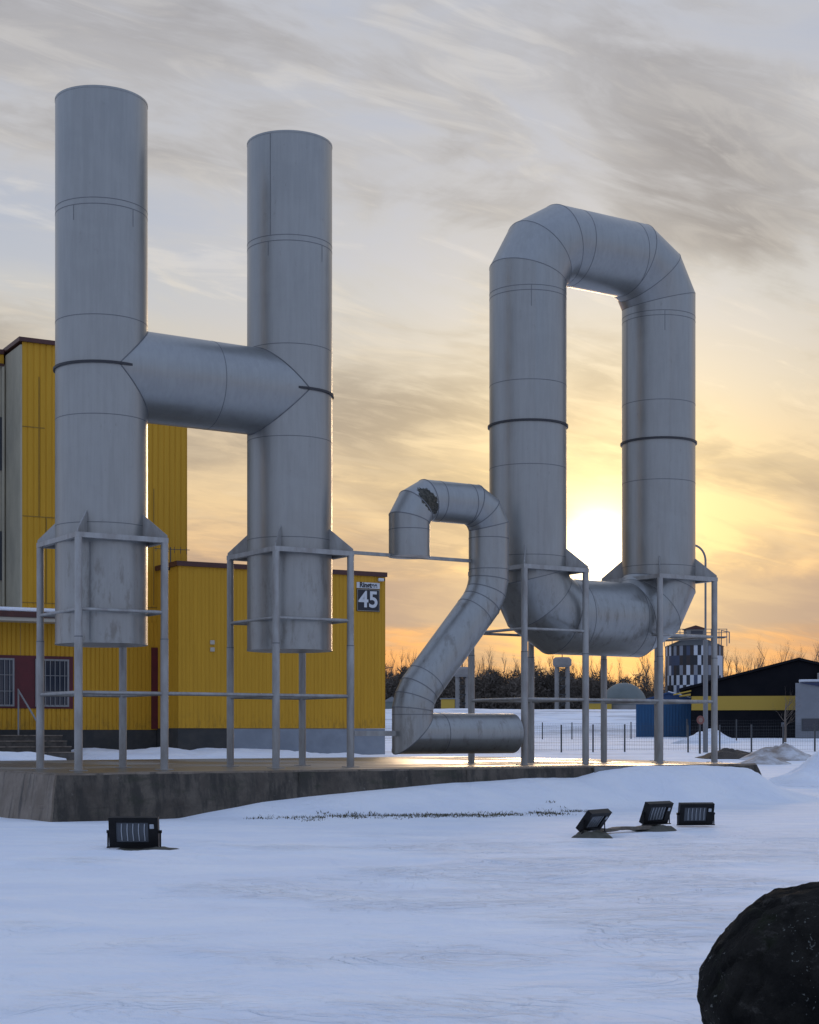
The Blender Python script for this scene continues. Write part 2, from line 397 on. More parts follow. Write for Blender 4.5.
def arc_corner(P, din, dout, Rb, n=3):
    """mitre-joint points of an n-cut segmented elbow at corner P"""
    din = Vector(din).normalized(); dout = Vector(dout).normalized(); P = Vector(P)
    phi = din.angle(dout); T = Rb * math.tan(phi / 2)
    st = P - din * T; nrm = (dout - din * dout.dot(din)).normalized(); cen = st + nrm * Rb
    out = []
    for i in range(n):
        a = phi / (2 * n) * (2 * i + 1); rr = Rb / math.cos(phi / (2 * n))
        out.append(cen + (-nrm * math.cos(a) + din * math.sin(a)) * rr)
    return out
def ring_pts(rg): return [v.co.copy() for v in rg]

# ------------------------------------------------------------------ layout of the sculpture
TH = 0.57254
C0 = Vector((-6.2174, 32.2052)); U = Vector((math.cos(TH), math.sin(TH))); V = Vector((-math.sin(TH), math.cos(TH)))
PL = 0.92                                     # top of the plinth
def loc_uv(u, v, z=0.0): p = C0 + U * u + V * v; return (p.x, p.y, z)
HA, HB = .90, 1.0615                          # half sides of the support frames
PR = .918                                     # pipe radius
U1, U2, U3, U4 = 0.0, 4.31, 10.756, 14.878
ZT = 14.37 - PL; ZB = 3.43 - PL; ZX = 8.95 - PL; ZF = 5.543 - PL
ZO1, ZO2 = 4.47 - PL, 13.44 - PL
RAIL1, RAIL2 = 2.44 - PL, 4.06 - PL

# ------------------------------------------------------------------ ground
def sstep(x, a, b):
    t = np.clip((x - a) / (b - a), 0, 1); return t * t * (3 - 2 * t)
DU = np.array([-2.5, .3, 1.2, 2.05, 3.4, 6.5, 8.3, 9.8, 10.5, 11.7, 13.5, 15.0, 15.6, 17.0])
DZ = np.array([.04, .05, .20, .31, .40, .63, .68, .66, .80, .92, .93, .84, .45, .10])
def fbm(X, Y, seed, octs=4):
    r = np.random.RandomState(seed); out = np.zeros_like(X); amp = 1.0; fr = 1.0
    for o in range(octs):
        for k in range(5):
            a = r.rand() * 6.283; ph = r.rand() * 6.283; f2 = fr * (.7 + .6 * r.rand())
            out += amp * np.sin(f2 * (X * math.cos(a) + Y * math.sin(a)) + ph + 1.3 * np.sin(f2 * .6 * (X * math.sin(a) - Y * math.cos(a)) + ph * 2)) / 5
        amp *= .5; fr *= 2.0
    return out
def ground_z(X, Y):
    X = np.asarray(X, float); Y = np.asarray(Y, float)
    dx = X - C0.x; dy = Y - C0.y
    u = dx * U.x + dy * U.y; v = dx * V.x + dy * V.y
    front = .05 + .035 * fbm(X * .5, Y * .7, 3)
    right = np.interp(Y, [0, 41, 47, 66, 75, 85, 130, 200], [.05, .06, .10, .55, .77, 1.10, 1.38, 1.6])
    left = np.interp(Y, [0, 60, 75, 85, 130, 200], [.84, .84, .85, 1.08, 1.38, 1.6])
    wv = sstep(v, 3.0, 10.0); wr = sstep(u, 15.6, 19.0)
    bankz = (.36 * sstep(u, 6.2, 7.4) - .10) * sstep(v, 12.5, 15.5) * (1 - sstep(u, 13.0, 20.0)) * (.80 + .45 * fbm(X * .9, Y * .9, 11) + .30 * fbm(X * 2.6, Y * 2.6, 12))
    Lz = front * (1 - wv) + (left + bankz) * wv
    Rz = np.maximum(right + .05 * fbm(X * .6, Y * .5, 5), front * (Y < 41))
    z = Lz * (1 - wr) + Rz * wr
    # drift blown against the front of the plinth
    D = np.interp(u, DU, DZ) + .022 * fbm(u * 1.1, v * .4, 21); wid = 1.0 + .9 * sstep(u, 0, 6)
    t = np.clip((-2.72 - v) / wid, 0, 1)
    z = np.where(v < -2.0, np.maximum(z, z + (D - .05) * (1 - sstep(t, .12, 1)) * (D > .05)), z)
    z = np.where((v >= -2.72) & (v < 3) & (u > -1.8) & (u < 15.2), np.minimum(z, .3), z)
    z = np.where((v > 2.9) & (v < 10.2) & (u > -1.4) & (u < 15.0), np.minimum(z, .6), z)
    # fine wind ripples near the camera
    near = (Y < 36)
    z = z + near * .020 * fbm(X * 1.0, Y * 1.1, 8, 5) * (1 - sstep(Y, 24, 36))
    cr = fbm(X * .9 + .5 * Y, Y * .8 - .2 * X, 61, 5); cr = 1 - np.abs(np.clip(cr, -1, 1))          # thin wind-cut crests
    z = z + (Y < 36) * .045 * np.clip(cr - .80, 0, 1) * 3 * sstep(fbm(X * .35, Y * .3, 62, 3), -.4, .4) * (1 - sstep(Y, 22, 30))
    z = z + (Y < 30) * .016 * fbm(X * 3.0, Y * 5.0, 63, 4) * sstep(fbm(X * .4 + 2, Y * .35, 64, 3) + .12 * X - .1, -.2, .6) * (1 - sstep(Y, 17, 26))
    # trodden snow by the boulder
    tr = np.exp(-(((X - 1.25) / .35) ** 2 + ((Y - 7.25) / .5) ** 2))
    z = z + tr * (.075 * fbm(X * 7, Y * 7, 31) - .02)
    # hollows melted round the floodlights
    for fx, fy, rr in ((-3.72, 21.9, .55), (2.9, 25.0, .6)):
        z = z - .05 * np.exp(-(((X - fx) ** 2 + (Y - fy) ** 2) / rr ** 2) ** 2)
    # long embankment far behind, and open land beyond
    emb = 2.7 * sstep(Y, 138, 168) * (1 - sstep(X, 24, 34)) + .12 * fbm(X * .12, Y * .12, 41) * sstep(Y, 90, 120)
    return z + emb
def axis(segs):
    out = []
    for a, b, s in segs:
        n = max(1, int(round((b - a) / s))); out += list(np.linspace(a, b, n, endpoint=False))
    return np.array(out + [segs[-1][1]])
gx = axis([(-900, -200, 70), (-200, -60, 14), (-60, -16, 1.5), (-16, -4, .1), (-4, 4, .05), (4, 16, .1), (16, 40, .5), (40, 90, 3), (90, 250, 16), (250, 900, 65)])
gy = axis([(-60, -8, 5), (-8, 5, .5), (5, 15, .04), (15, 34, .075), (34, 58, .22), (58, 100, .8), (100, 180, 2), (180, 400, 20), (400, 2600, 200)])
XX, YY = np.meshgrid(gx, gy); ZZ = ground_z(XX, YY)
me = bpy.data.meshes.new('snow_ground'); nx, ny = len(gx), len(gy)
me.vertices.add(nx * ny); me.vertices.foreach_set('co', np.stack([XX, YY, ZZ], -1).astype(np.float32).ravel())
ii = (np.arange(ny - 1)[:, None] * nx + np.arange(nx - 1)[None, :]).ravel()
quads = np.stack([ii, ii + 1, ii + nx + 1, ii + nx], 1).astype(np.int32)
me.loops.add(quads.size); me.loops.foreach_set('vertex_index', quads.ravel())
me.polygons.add(len(quads)); me.polygons.foreach_set('loop_start', np.arange(0, quads.size, 4, dtype=np.int32))
me.polygons.foreach_set('loop_total', np.full(len(quads), 4, np.int32)); me.polygons.foreach_set('use_smooth', np.ones(len(quads), bool))
me.update(calc_edges=True); me.validate(); me.materials.append(M['snow'])
go = bpy.data.objects.new('snow_ground', me); C.objects.link(go); go['kind'] = 'structure'
def gz(x, y): return float(ground_z(np.array([x]), np.array([y]))[0])

# ------------------------------------------------------------------ concrete plinth
pr = empty('concrete_plinth', loc_uv(0, 0), TH)
tag(pr, 'long low weathered concrete plinth with sloping sides carrying the three pipe shapes', 'plinth')
bm = bmesh.new()
top = [(-2.05, -2.92), (15.33, -2.98), (16.5, 3.0), (16.5, 11), (-2.05, 11)]
bot = [(-2.28, -3.10), (15.95, -3.30), (17.1, 3.0), (17.1, 11.2), (-2.28, 11.2)]
A = [bm.verts.new((u, v, -.6)) for u, v in bot]; B = [bm.verts.new((u, v, PL)) for u, v in top]
bm.faces.new(A[::-1]); bm.faces.new(B)
for i in range(5):
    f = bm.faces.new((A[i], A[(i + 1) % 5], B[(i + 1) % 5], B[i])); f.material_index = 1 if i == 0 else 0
bmesh.ops.bevel(bm, geom=[e for e in bm.edges if e.verts[0].co.z > 0 or e.verts[1].co.z > 0], offset=.03, segments=2, affect='EDGES')
bmesh.ops.subdivide_edges(bm, edges=[e for e in bm.edges if e.calc_length() > 1.5], cuts=60, use_grid_fill=True)
for v in bm.verts:
    if v.co.z > .3 and v.co.y < -2.5: v.co += mnoise.noise_vector(v.co * 2.3) * .018 + mnoise.noise_vector(v.co * 7.0) * .008
obj('wall', bm, [M['concrete'], M['concrete_dark']], pr)
for uu in (2.9, 6.9, 10.28):
    bm = bmesh.new(); box(bm, uu, uu + .016, -2.995, -2.93, .1, .88); obj('form_joint', bm, M['concrete_dark'], pr)
bm = bmesh.new()
top2 = [(-1.97, -2.84), (15.26, -2.90), (16.4, 3.0), (16.4, 10.9), (-1.97, 10.9)]
prism(bm, top2, PL - .02, PL + .004, axis='z'); obj('paving', bm, M['paving'], pr)
bm = bmesh.new()    # plaque with one worn line of lettering too weathered to read
mt = Matrix.Translation((10.72, -2.992, .80)) @ Matrix.Rotation(R(-8), 4, 'X')
box(bm, -.40, .42, -.035, 0, -.22, .10, 0, mt)
pq = obj('plaque', bm, rough_mat('plaque_metal', (.22, .225, .22), (.15, .15, .145), 5, .6), pr)
bm = bmesh.new(); r2 = random.Random(3); xx = -.33
while xx < .30:
    w = r2.uniform(.022, .042); hh = r2.uniform(.04, .055)
    box(bm, xx, xx + .010, -.0365, -.034, -.05, -.05 + hh, 0, mt); box(bm, xx, xx + w, -.0368, -.034, -.05 + hh * r2.choice((0, .45, .85)), -.042 + hh * r2.choice((0, .45, .85)), 0, mt)
    xx += w + .018
obj('lettering', bm, M['sign_dark'], pq)

# ------------------------------------------------------------------ pipe sculptures
def seam_line(bm, c, r, z0, z1, ang):
    """longitudinal welded seam on a vertical pipe"""
    a = ang; e = .007 / r
    v = [bm.verts.new((c[0] + (r + .003) * math.cos(t), c[1] + (r + .003) * math.sin(t), zz_)) for zz_ in (z0, z1) for t in (a - e, a + e)]
    f = bm.faces.new((v[0], v[1], v[3], v[2])); f.material_index = 1
def clamp_ring(parent, u, z, a0=0, a1=2 * math.pi):
    bm = bmesh.new(); n = 64; full = abs(a1 - a0) > 6.2
    prof = [(PR - .01, -.024), (PR + .042, -.024), (PR + .042, .024), (PR - .01, .024)]
    rows = []
    for i in range(n + 1):
        t = a0 + (a1 - a0) * i / n
        rows.append([bm.verts.new((u + r * math.cos(t), r * math.sin(t), z + dz)) for r, dz in prof])
    for A_, B_ in zip(rows, rows[1:]):
        for j in range(4): bm.faces.new((A_[j], B_[j], B_[(j + 1) % 4], A_[(j + 1) % 4]))
    if not full:
        bm.faces.new(rows[0]); bm.faces.new(rows[-1][::-1])
    else: bmesh.ops.remove_doubles(bm, verts=bm.verts, dist=1e-4)
    return obj('clamp_ring', bm, M['ring'], parent, 40)
CA = math.atan2(HB, HA); CD = math.hypot(HA, HB)
def gussets(parent, u):
    proto = None
    for sx in (1, -1):
        for sy in (1, -1):
            bm = bmesh.new()
            prism(bm, [(PR - .012, 0), (CD + .06, 0), (CD + .06, .05), (PR - .012, .50)], -.012, .012)
            a = math.atan2(sy * HB, sx * HA)
            for v in bm.verts: v.co = Matrix.Rotation(a, 3, 'Z') @ v.co + Vector((u, 0, ZF))
            obj('gusset', bm, M['frame'], parent)
def support_frame(root, u):
    """square ring of channel on four posts with two levels of rail"""
    bm = bmesh.new(); w = .06; t0, t1 = ZF - .10, ZF - .001
    box(bm, u - HA - w, u + HA + w, -HB - w, -HB + w, t0, t1); box(bm, u - HA - w, u + HA + w, HB - w, HB + w, t0, t1)
    box(bm, u - HA - w, u - HA + w, -HB + w, HB - w, t0 + .002, t1 - .002); box(bm, u + HA - w, u + HA + w, -HB + w, HB - w, t0 + .002, t1 - .002)
    for sx in (1, -1):      # flat corner plates tying the ring to the pipe
        for sy in (1, -1):
            prism(bm, [(u + sx * (HA - w), sy * (HB - w)), (u + sx * (HA - .52), sy * (HB - w)), (u + sx * (HA - w), sy * (HB - .62))], t1 - .03, t1 - .01, axis='z')
    fr = obj('frame_ring', bm, M['frame'], root)
    bm = bmesh.new()
    tube(bm, [(0, 0, 0), (0, 0, 2.6)], .080, 20); tube(bm, [(0, 0, 2.59), (0, 0, 2.61)], .083, 20, True, 1); tube(bm, [(0, 0, 2.6), (0, 0, ZF - .102)], .074, 20)
    box(bm, -.14, .14, -.14, .14, 0, .015)
    post = None
    for sx in (1, -1):
        for sy in (1, -1):
            l = (u + sx * HA, sy * HB, .004)
            if post is None: post = obj('post', bm, [M['frame'], M['seam']], fr, 40, l)
            else: copy_of(post, fr, l)
    for zr, rr in ((RAIL1, .037), (RAIL2, .033)):
        for a, b_ in (((-HA, -HB), (HA, -HB)), ((HA, -HB), (HA, HB)), ((HA, HB), (-HA, HB)), ((-HA, HB), (-HA, -HB))):
            bm = bmesh.new(); tube(bm, [(u + a[0], a[1], zr), (u + b_[0], b_[1], zr)], rr, 12, False); obj('rail', bm, M['frame'], fr, 40)
    return fr
def post_flange(): pass

# --- H
H = empty('pipe_letter', loc_uv(0, 0, PL), TH)
tag(H, 'giant letter H of two upright silver pipes with crossbar, in front of the yellow building', 'pipe sculpture')
for u in (U1, U2):
    bm = bmesh.new()
    rg = tube(bm, [(u, 0, ZB), (u, 0, ZT)], PR, 96)
    # rolled lip on top and bottom edge, welded seams between the sheets
    for zc, th_, w_ in ((ZT - .02, .006, .04), (ZB + .02, .006, .04)): band(bm, circle((u, 0, zc), (0, 0, 1), PR, 96), (0, 0, 1), w_, th_, 0)
    for zc in (12.17, 12.05, 9.88, 7.93, 5.80): band(bm, circle((u, 0, zc - PL), (0, 0, 1), PR, 96), (0, 0, 1), .016, .003)
    (seam_line(bm, (u, 0), PR, 12.18 - PL, ZT - .05, R(-145)) if u else None); seam_line(bm, (u, 0), PR, 11.7 - PL, 12.04 - PL, R(-70)); seam_line(bm, (u, 0), PR, 11.75 - PL, 12.04 - PL, R(-148))
    seam_line(bm, (u, 0), PR, 9.9 - PL, 12.0 - PL, R(20)); seam_line(bm, (u, 0), PR, 5.82 - PL, 7.9 - PL, R(60)); seam_line(bm, (u, 0), PR, ZB + .06, 5.4 - PL, R(-126) if not u else R(-40))
    pp = obj('pipe', bm, [M['silver'], M['seam']], H, 40)
    clamp_ring(pp, u, ZX, R(40) if u < 1 else R(220 - 360), R(40 + 290) if u < 1 else R(220 - 360 + 290)) if False else clamp_ring(pp, u, ZX, R(28) if u < 1 else R(-152), R(332) if u < 1 else R(152))
    gussets(pp, u)
bm = bmesh.new()
tube(bm, [(U1, 0, ZX), (U2, 0, ZX)], PR - .0015, 96, False)
band(bm, circle((2.35, 0, ZX), (1, 0, 0), PR - .0015, 96), (1, 0, 0), .016, .003)
obj('crossbar', bm, [M['silver'], M['seam']], H, 40)
# weld beads along the saddle joints
for u0, sg in ((U1, 1), (U2, -1)):
    bm = bmesh.new(); pts = []
    for i in range(81):
        t = 2 * math.pi * i / 80; yv = PR * math.cos(t); zv = PR * math.sin(t)
        xo = math.sqrt(max(0, PR * PR - yv * yv)); pts.append((u0 + sg * (xo + .003), yv * 1.002, ZX + zv * 1.002))
    tube(bm, pts, .012, 6, False); obj('weld_bead', bm, M['seam'], H, 60)
for u in (U1, U2): support_frame(H, u)
bm = bmesh.new(); tube(bm, [(U1 + HA, -HB, RAIL1), (U2 - HA, -HB, RAIL1)], .037, 12, False); obj('long_rail', bm, M['frame'], H, 40)

# --- O
O = empty('pipe_letter', loc_uv(U3, 0, PL), TH); D3 = U4 - U3
tag(O, 'giant letter O, an upright closed loop of silver pipe with sunset glowing through it', 'pipe sculpture')
RB = 1.24
corners = [((0, 0, ZO1), (-1, 0, 0), (0, 0, 1)), ((0, 0, ZO2), (0, 0, 1), (1, 0, 0)), ((D3, 0, ZO2), (1, 0, 0), (0, 0, -1)), ((D3, 0, ZO1), (0, 0, -1), (-1, 0, 0))]
path = []
for P_, a, b_ in corners: path += arc_corner(P_, a, b_, RB, 3)
k = len(path); n = 96; bm = bmesh.new(); rings = []
for i in range(k):
    a = (path[i] - path[i - 1]).normalized(); bb = (path[(i + 1) % k] - path[i]).normalized(); nrm = (a + bb).normalized()
    sidev = Vector((0, 1, 0)); up = nrm.cross(sidev).normalized(); stretch = 1 / a.dot(nrm)
    rings.append([path[i] + (sidev * math.cos(2 * math.pi * j / n) + up * math.sin(2 * math.pi * j / n) * stretch) * PR for j in range(n)])
VR = [[bm.verts.new(q) for q in r_] for r_ in rings]
for i in range(k):
    A_, B_ = VR[i], VR[(i + 1) % k]
    for j in range(n): bm.faces.new((A_[j], A_[(j + 1) % n], B_[(j + 1) % n], B_[j]))
for i in range(k):
    a = (path[i] - path[i - 1]).normalized(); bb = (path[(i + 1) % k] - path[i]).normalized()
    band(bm, rings[i], a + bb, .018, .003)
for u in (0, D3):
    for zc in (12.10, 11.98, 9.90, 7.93, 5.82): band(bm, circle((u, 0, zc - PL), (0, 0, 1), PR, 96), (0, 0, 1), .016, .003)
    seam_line(bm, (u, 0), PR, 11.6 - PL, 12.1 - PL, R(-122)); seam_line(bm, (u, 0), PR, 7.95 - PL, 11.97 - PL, R(-190) if u else R(20))
for uu in (1.35, D3 - 1.1):
    band(bm, circle((uu, 0, ZO2), (1, 0, 0), PR, 96), (1, 0, 0), .016, .003)
    band(bm, circle((uu, 0, ZO1), (1, 0, 0), PR, 96), (1, 0, 0), .016, .003)
loop = obj('pipe_loop', bm, [M['silver'], M['seam']], O, 12)
for u in (0, D3):
    clamp_ring(loop, u, ZX); gussets(loop, u)
for u in (0, D3): support_frame(O, u)
bm = bmesh.new(); tube(bm, [(HA, -HB, RAIL1), (D3 - HA, -HB, RAIL1)], .037, 12, False); obj('long_rail', bm, M['frame'], O, 40)

# --- 2
V2 = -HB; T2 = empty('pipe_numeral', loc_uv(6.79, V2, PL), TH)
tag(T2, 'smaller silver pipe bent into a numeral 2, hung low between the H and the O', 'pipe sculpture')
r2_ = .452; o2 = 6.79
def q2(u, zw): return Vector((u - o2, 0, zw - PL))
ptop = 6.79
pts = [q2(6.709, 5.51)]
pts += arc_corner(q2(6.709, ptop), (0, 0, 1), (1, 0, 0), .62, 3)
pts += arc_corner(q2(8.844, ptop), (1, 0, 0), (0, 0, -1), .62, 3)
dg = (q2(6.792, 2.40) - q2(8.844, 4.80)).normalized()
pts += arc_corner(q2(8.844, 4.82), (0, 0, -1), dg, 1.25, 3)
pts += arc_corner(q2(6.792, 2.42), dg, (0, 0, -1), 1.0, 3)
pts += [q2(6.792, 1.645), q2(9.50, 1.645)]
bm = bmesh.new(); rg = tube(bm, pts, r2_, 64)
for i in range(1, len(pts) - 1):
    band(bm, ring_pts(rg[i]), (pts[i] - pts[i - 1]).normalized() + (pts[i + 1] - pts[i]).normalized(), .022, .004)
for cpt, d_ in ((q2(6.709, 6.10), (0, 0, 1)), (q2(7.45, ptop), (1, 0, 0)), (q2(8.25, ptop), (1, 0, 0)), (q2(8.844, 6.05), (0, 0, 1)), (q2(8.844, 5.35), (0, 0, 1)), (q2(7.5, 1.645), (1, 0, 0)), (q2(6.792, 2.06), (0, 0, 1)),
                (q2(8.45, 4.36), dg), (q2(7.15, 2.84), dg)):
    band(bm, circle(cpt, d_, r2_, 64), d_, .018, .0035)
band(bm, circle(q2(6.709, 5.53), (0, 0, 1), r2_, 64), (0, 0, 1), .04, .006, 0)
tb = obj('tube', bm, [M['silver_patched'], M['seam']], T2, 12)
# bars that hold it
bm = bmesh.new(); box(bm, U2 + HA + .06 - o2, 8.45 - o2, .06, .14, 5.50 - PL, 5.57 - PL); obj('tie_bar', bm, M['frame'], T2)
bm = bmesh.new(); box(bm, U2 + HA + .07 - o2, 6.40 - o2, -.05, .05, 1.59 - PL, 1.70 - PL); obj('tie_bar', bm, M['frame'], T2)
bm = bmesh.new(); box(bm, 9.45 - o2, U3 - HA - .05 - o2, -.04, .04, 1.60 - PL, 1.69 - PL); obj('tie_bar', bm, M['frame'], T2)

# ------------------------------------------------------------------ yellow building
def ribbed(bm, x0, x1, z0, z1, pitch, depth, mi=0, y=0.0, duty=.72):
    """trapezoid-ribbed sheet facing -y"""
    n = max(1, round((x1 - x0) / pitch)); p = (x1 - x0) / n; prof = []
    for i in range(n):
        a = x0 + i * p
        prof += [(a, y), (a + p * duty, y), (a + p * (duty + .08), y + depth), (a + p * .92, y + depth)]
    prof.append((x1, y))
    A = [bm.verts.new((q[0], q[1], z0)) for q in prof]; B = [bm.verts.new((q[0], q[1], z1)) for q in prof]
    for i in range(len(prof) - 1):
        f = bm.faces.new((A[i], A[i + 1], B[i + 1], B[i])); f.material_index = mi
BZ = .85
BD = empty('yellow_building', (-12.76, 52.53, BZ), R(29.5))
tag(BD, 'yellow ribbed metal building with a tall block and a lower annex behind the letter H', 'building')
TW = 5.79; AX0, AX1, AY = 4.69, 12.54, -1.99
bm = bmesh.new(); ribbed(bm, 0, TW, .92, 13.70, .21, .018); box(bm, .002, TW - .002, .05, 9, .9, 13.6)
# sheet joints on the tall wall
tall = obj('wall', bm, M['yellow'], BD); tall['label'] = 'tall yellow ribbed wall'
bm = bmesh.new()
for xz in ((.0, 10.9, .75), (.0, 7.95, 1.1), (.0, 5.1, TW)): box(bm, xz[0] + .01, xz[2], -.012, .002, xz[1], xz[1] + .03)
for xv, z0, z1 in ((.55, 7.95, 12.6), (.8, 5.1, 7.95), (4.55, 5.2, 9.2)): box(bm, xv, xv + .03, -.013, .002, z0, z1)
obj('sheet_joint', bm, rough_mat('joint_yellow', (.28, .16, .018), (.24, .135, .016), 3), tall)  # panel joints in a darker yellow than the sheets
bm = bmesh.new(); box(bm, -.06, -.002, -.01, 1.83, .9, 13.60); box(bm, -14, -.062, 1.83, 9, 4.0, 13.3)
grey = obj('wall', bm, M['grey_render'], BD); grey['label'] = 'weathered grey rendered wall'
bm = bmesh.new(); box(bm, -.12, TW + .05, -.09, 9.05, 13.70, 13.84); obj('roof_fascia', bm, M['fascia'], BD)
bm = bmesh.new(); box(bm, -14, -.125, 1.72, 9.0, 13.62, 13.78, 0); box(bm, -14, -.125, 1.76, 9.0, 13.3, 13.615, 1); box(bm, -14, -.125, 1.70, 1.755, 13.22, 13.30, 0); obj('roof_fascia', bm, [M['fascia'], M['yellow']], BD)
for z0, z1 in ((9.70, 11.50), (5.98, 7.64)):
    bm = bmesh.new(); box(bm, -3.2, -.17, 1.79, 1.828, z0, z1); w_ = obj('window', bm, M['post_dark'], BD)
    bm = bmesh.new(); box(bm, -3.1, -.27, 1.775, 1.788, z0 + .08, z1 - .08); obj('pane', bm, M['glass'], w_)
# drain pipe in the corner
bm = bmesh.new(); tube(bm, [(-.14, 1.74, 5.0), (-.14, 1.74, 13.2)], .05, 10); obj('downpipe', bm, M['grey_render'], BD, 40)
# low entrance wing
bm = bmesh.new(); ribbed(bm, -12, TW - .9, .92, 4.6, .15, .022, y=-.03); box(bm, -12, 3.2, .0 - .005, 1.9, .9, 4.5)
wing = obj('wall', bm, M['yellow'], BD); wing['label'] = 'low yellow boarded entrance wall'
bm = bmesh.new(); box(bm, -12, 2.6, -.9, 1.8, 4.56, 4.74, 0); obj('canopy_fascia', bm, M['fascia'], BD)
bm = bmesh.new(); box(bm, -12, 2.55, -.86, 1.8, 4.44, 4.557, 0); obj('canopy_soffit', bm, M['cream'], BD)
bm = bmesh.new(); box(bm, -12, 2.58, -.88, 1.80, 4.743, 4.88); bevel(bm, .05, 3); obj('roof_snow', bm, M['snow'], BD, 50)
bm = bmesh.new(); box(bm, -12, 1.71, -.055, -.031, 1.62, 3.36); obj('red_panel', bm, M['red'], BD)
def barred_window(x0, x1, z0, z1, y):
    bm = bmesh.new(); t = .06
    box(bm, x0, x1, y - .04, y, z0, z0 + t); box(bm, x0, x1, y - .04, y, z1 - t, z1); box(bm, x0, x0 + t, y - .04, y, z0 + t, z1 - t); box(bm, x1 - t, x1, y - .04, y, z0 + t, z1 - t)
    w_ = obj('window', bm, M['white_frame'], BD)
    bm = bmesh.new(); box(bm, x0 + t, x1 - t, y - .014, y - .004, z0 + t, z1 - t); obj('pane', bm, M['glass'], w_)
    bm = bmesh.new(); nb = 7
    for i in range(1, nb): xx = x0 + (x1 - x0) * i / nb; tube(bm, [(xx, y - .07, z0 + .03), (xx, y - .07, z1 - .03)], .013, 6)
    for zz_ in (z0 + .5, z1 - .55): tube(bm, [(x0, y - .055, zz_), (x1, y - .055, zz_)], .012, 6)
    obj('window_bars', bm, M['white_frame'], w_)
barred_window(.42, 1.56, 1.68, 3.26, -.056); barred_window(-1.45, -.28, 1.68, 3.26, -.056); barred_window(-3.3, -2.1, 1.68, 3.26, -.056)
bm = bmesh.new(); box(bm, 4.46, 4.75, -.09, -.035, .95, 3.74); obj('corner_panel', bm, M['red'], BD)
# foundations
bm = bmesh.new(); box(bm, -12, 4.66, -.02, 1.5, -.5, .915); obj('foundation', bm, M['dark_base'], BD)
bm = bmesh.new(); box(bm, AX0, 6.66, AY + .02, 2, -.5, .965); obj('foundation', bm, M['dark_base'], BD)
bm = bmesh.new(); box(bm, 6.663, AX1, AY + .015, 2, -.5, .96); f_ = obj('foundation', bm, M['blue_base'], BD); f_['label'] = 'pale grey-blue foundation panel'
# annex
bm = bmesh.new(); ribbed(bm, AX0, AX1, .97, 6.38, .14, .010, y=AY); box(bm, AX0 + .012, AX1 - .012, AY + .03, 7, .97, 6.37)
n0 = len(bm.verts)
ann = obj('wall', bm, M['yellow'], BD); ann['label'] = 'lower yellow ribbed annex wall'
bm = bmesh.new(); ribbed(bm, 0, 1.93, .97, 6.38, .12, .02)
for v in bm.verts: v.co = Vector((AX0 - .002 + v.co.y * 1.0 - .001, AY + 1.97 - v.co.x, v.co.z))
obj('side_wall', bm, M['yellow'], BD)
bm = bmesh.new(); box(bm, AX0 - .08, AX1 + .05, AY - .07, 7.05, 6.38, 6.54); obj('roof_fascia', bm, M['fascia'], BD)
for zv in (3.86, 3.62):
    bm = bmesh.new(); box(bm, 5.82, 5.98, AY - .04, AY, zv - .07, zv + .07); bevel(bm, .012); obj('wall_vent', bm, M['cream'], BD)
# stairs with handrail
bm = bmesh.new()
for i in range(4): box(bm, -6, 1.15 - .02 * i, -2.1 + .42 * i, -.02, -.3 if i == 0 else .2 + .18 * (i - 1), .2 + .18 * i)
stp = obj('stairs', bm, M['steps'], BD)
for i in range(4):
    bm = bmesh.new(); box(bm, -6, 1.16 - .02 * i, -2.125 + .42 * i, -2.06 + .42 * i, .17 + .18 * i, .204 + .18 * i); obj('step_nosing', bm, M['concrete'], stp)
bm = bmesh.new(); tube(bm, [(-.25, -.45, .74), (-.25, -.45, 2.2), (-.02, -1.75, 1.18), (-.02, -1.75, .2)], .03, 8); obj('handrail', bm, M['white_frame'], stp, 40)

# aerial on the annex roof
AE = empty('roof_aerial', (0, 0, 0)); AE.parent = None
tag(AE, 'thin horizontal aerial on a short mast on the annex roof edge by the tall block', 'aerial')
AE.location = BD.matrix_basis @ Vector((4.75, -.9, 6.54)) if False else (Matrix.Translation((-12.76, 52.53, BZ)) @ Matrix.Rotation(R(29.5), 4, 'Z') @ Vector((4.40, -1.2, 0))) + Vector((0, 0, 6.3))
AE.rotation_euler = (0, 0, R(29.5))
bm = bmesh.new(); tube(bm, [(.32, 0, .08), (.32, 0, .78)], .018, 6); box(bm, .22, .46, -.05, .05, .0, .09); obj('mast', bm, M['post_dark'], AE)
bm = bmesh.new(); tube(bm, [(-.25, 0, .70), (1.0, 0, .72)], .012, 6)
for i in range(6): tube(bm, [(-.2 + .22 * i, 0, .62 - .01 * i), (-.2 + .22 * i, 0, .80)], .010, 5)
obj('antenna_boom', bm, M['post_dark'], AE)

def bworld(x, y, z): return Matrix.Translation((-12.76, 52.53, BZ)) @ Matrix.Rotation(R(29.5), 4, 'Z') @ Vector((x, y, z))
def text_mesh(name, body, size, m, parent, loc, rot, bold=0.0, depth=.004, sx=1.0):
    cu = bpy.data.curves.new(name, 'FONT'); cu.body = body; cu.size = size; cu.align_x = 'CENTER'; cu.align_y = 'CENTER'; cu.offset = bold; cu.extrude = depth
    t = bpy.data.objects.new(name, cu); C.objects.link(t); bpy.context.view_layer.update()
    me = bpy.data.meshes.new_from_object(t.evaluated_get(bpy.context.evaluated_depsgraph_get())); bpy.data.objects.remove(t); bpy.data.curves.remove(cu)
    me.name = name; me.materials.clear(); me.materials.append(m)
    o = bpy.data.objects.new(name, me); C.objects.link(o); o.parent = parent; o.location = loc; o.rotation_euler = rot; o.scale = (sx, 1, 1); return o
SG = empty('house_number_sign', bworld(11.84, AY, 5.12), R(29.5))
tag(SG, 'street sign reading Ringtee 45, white name strip over dark number plate on the yellow wall', 'sign')
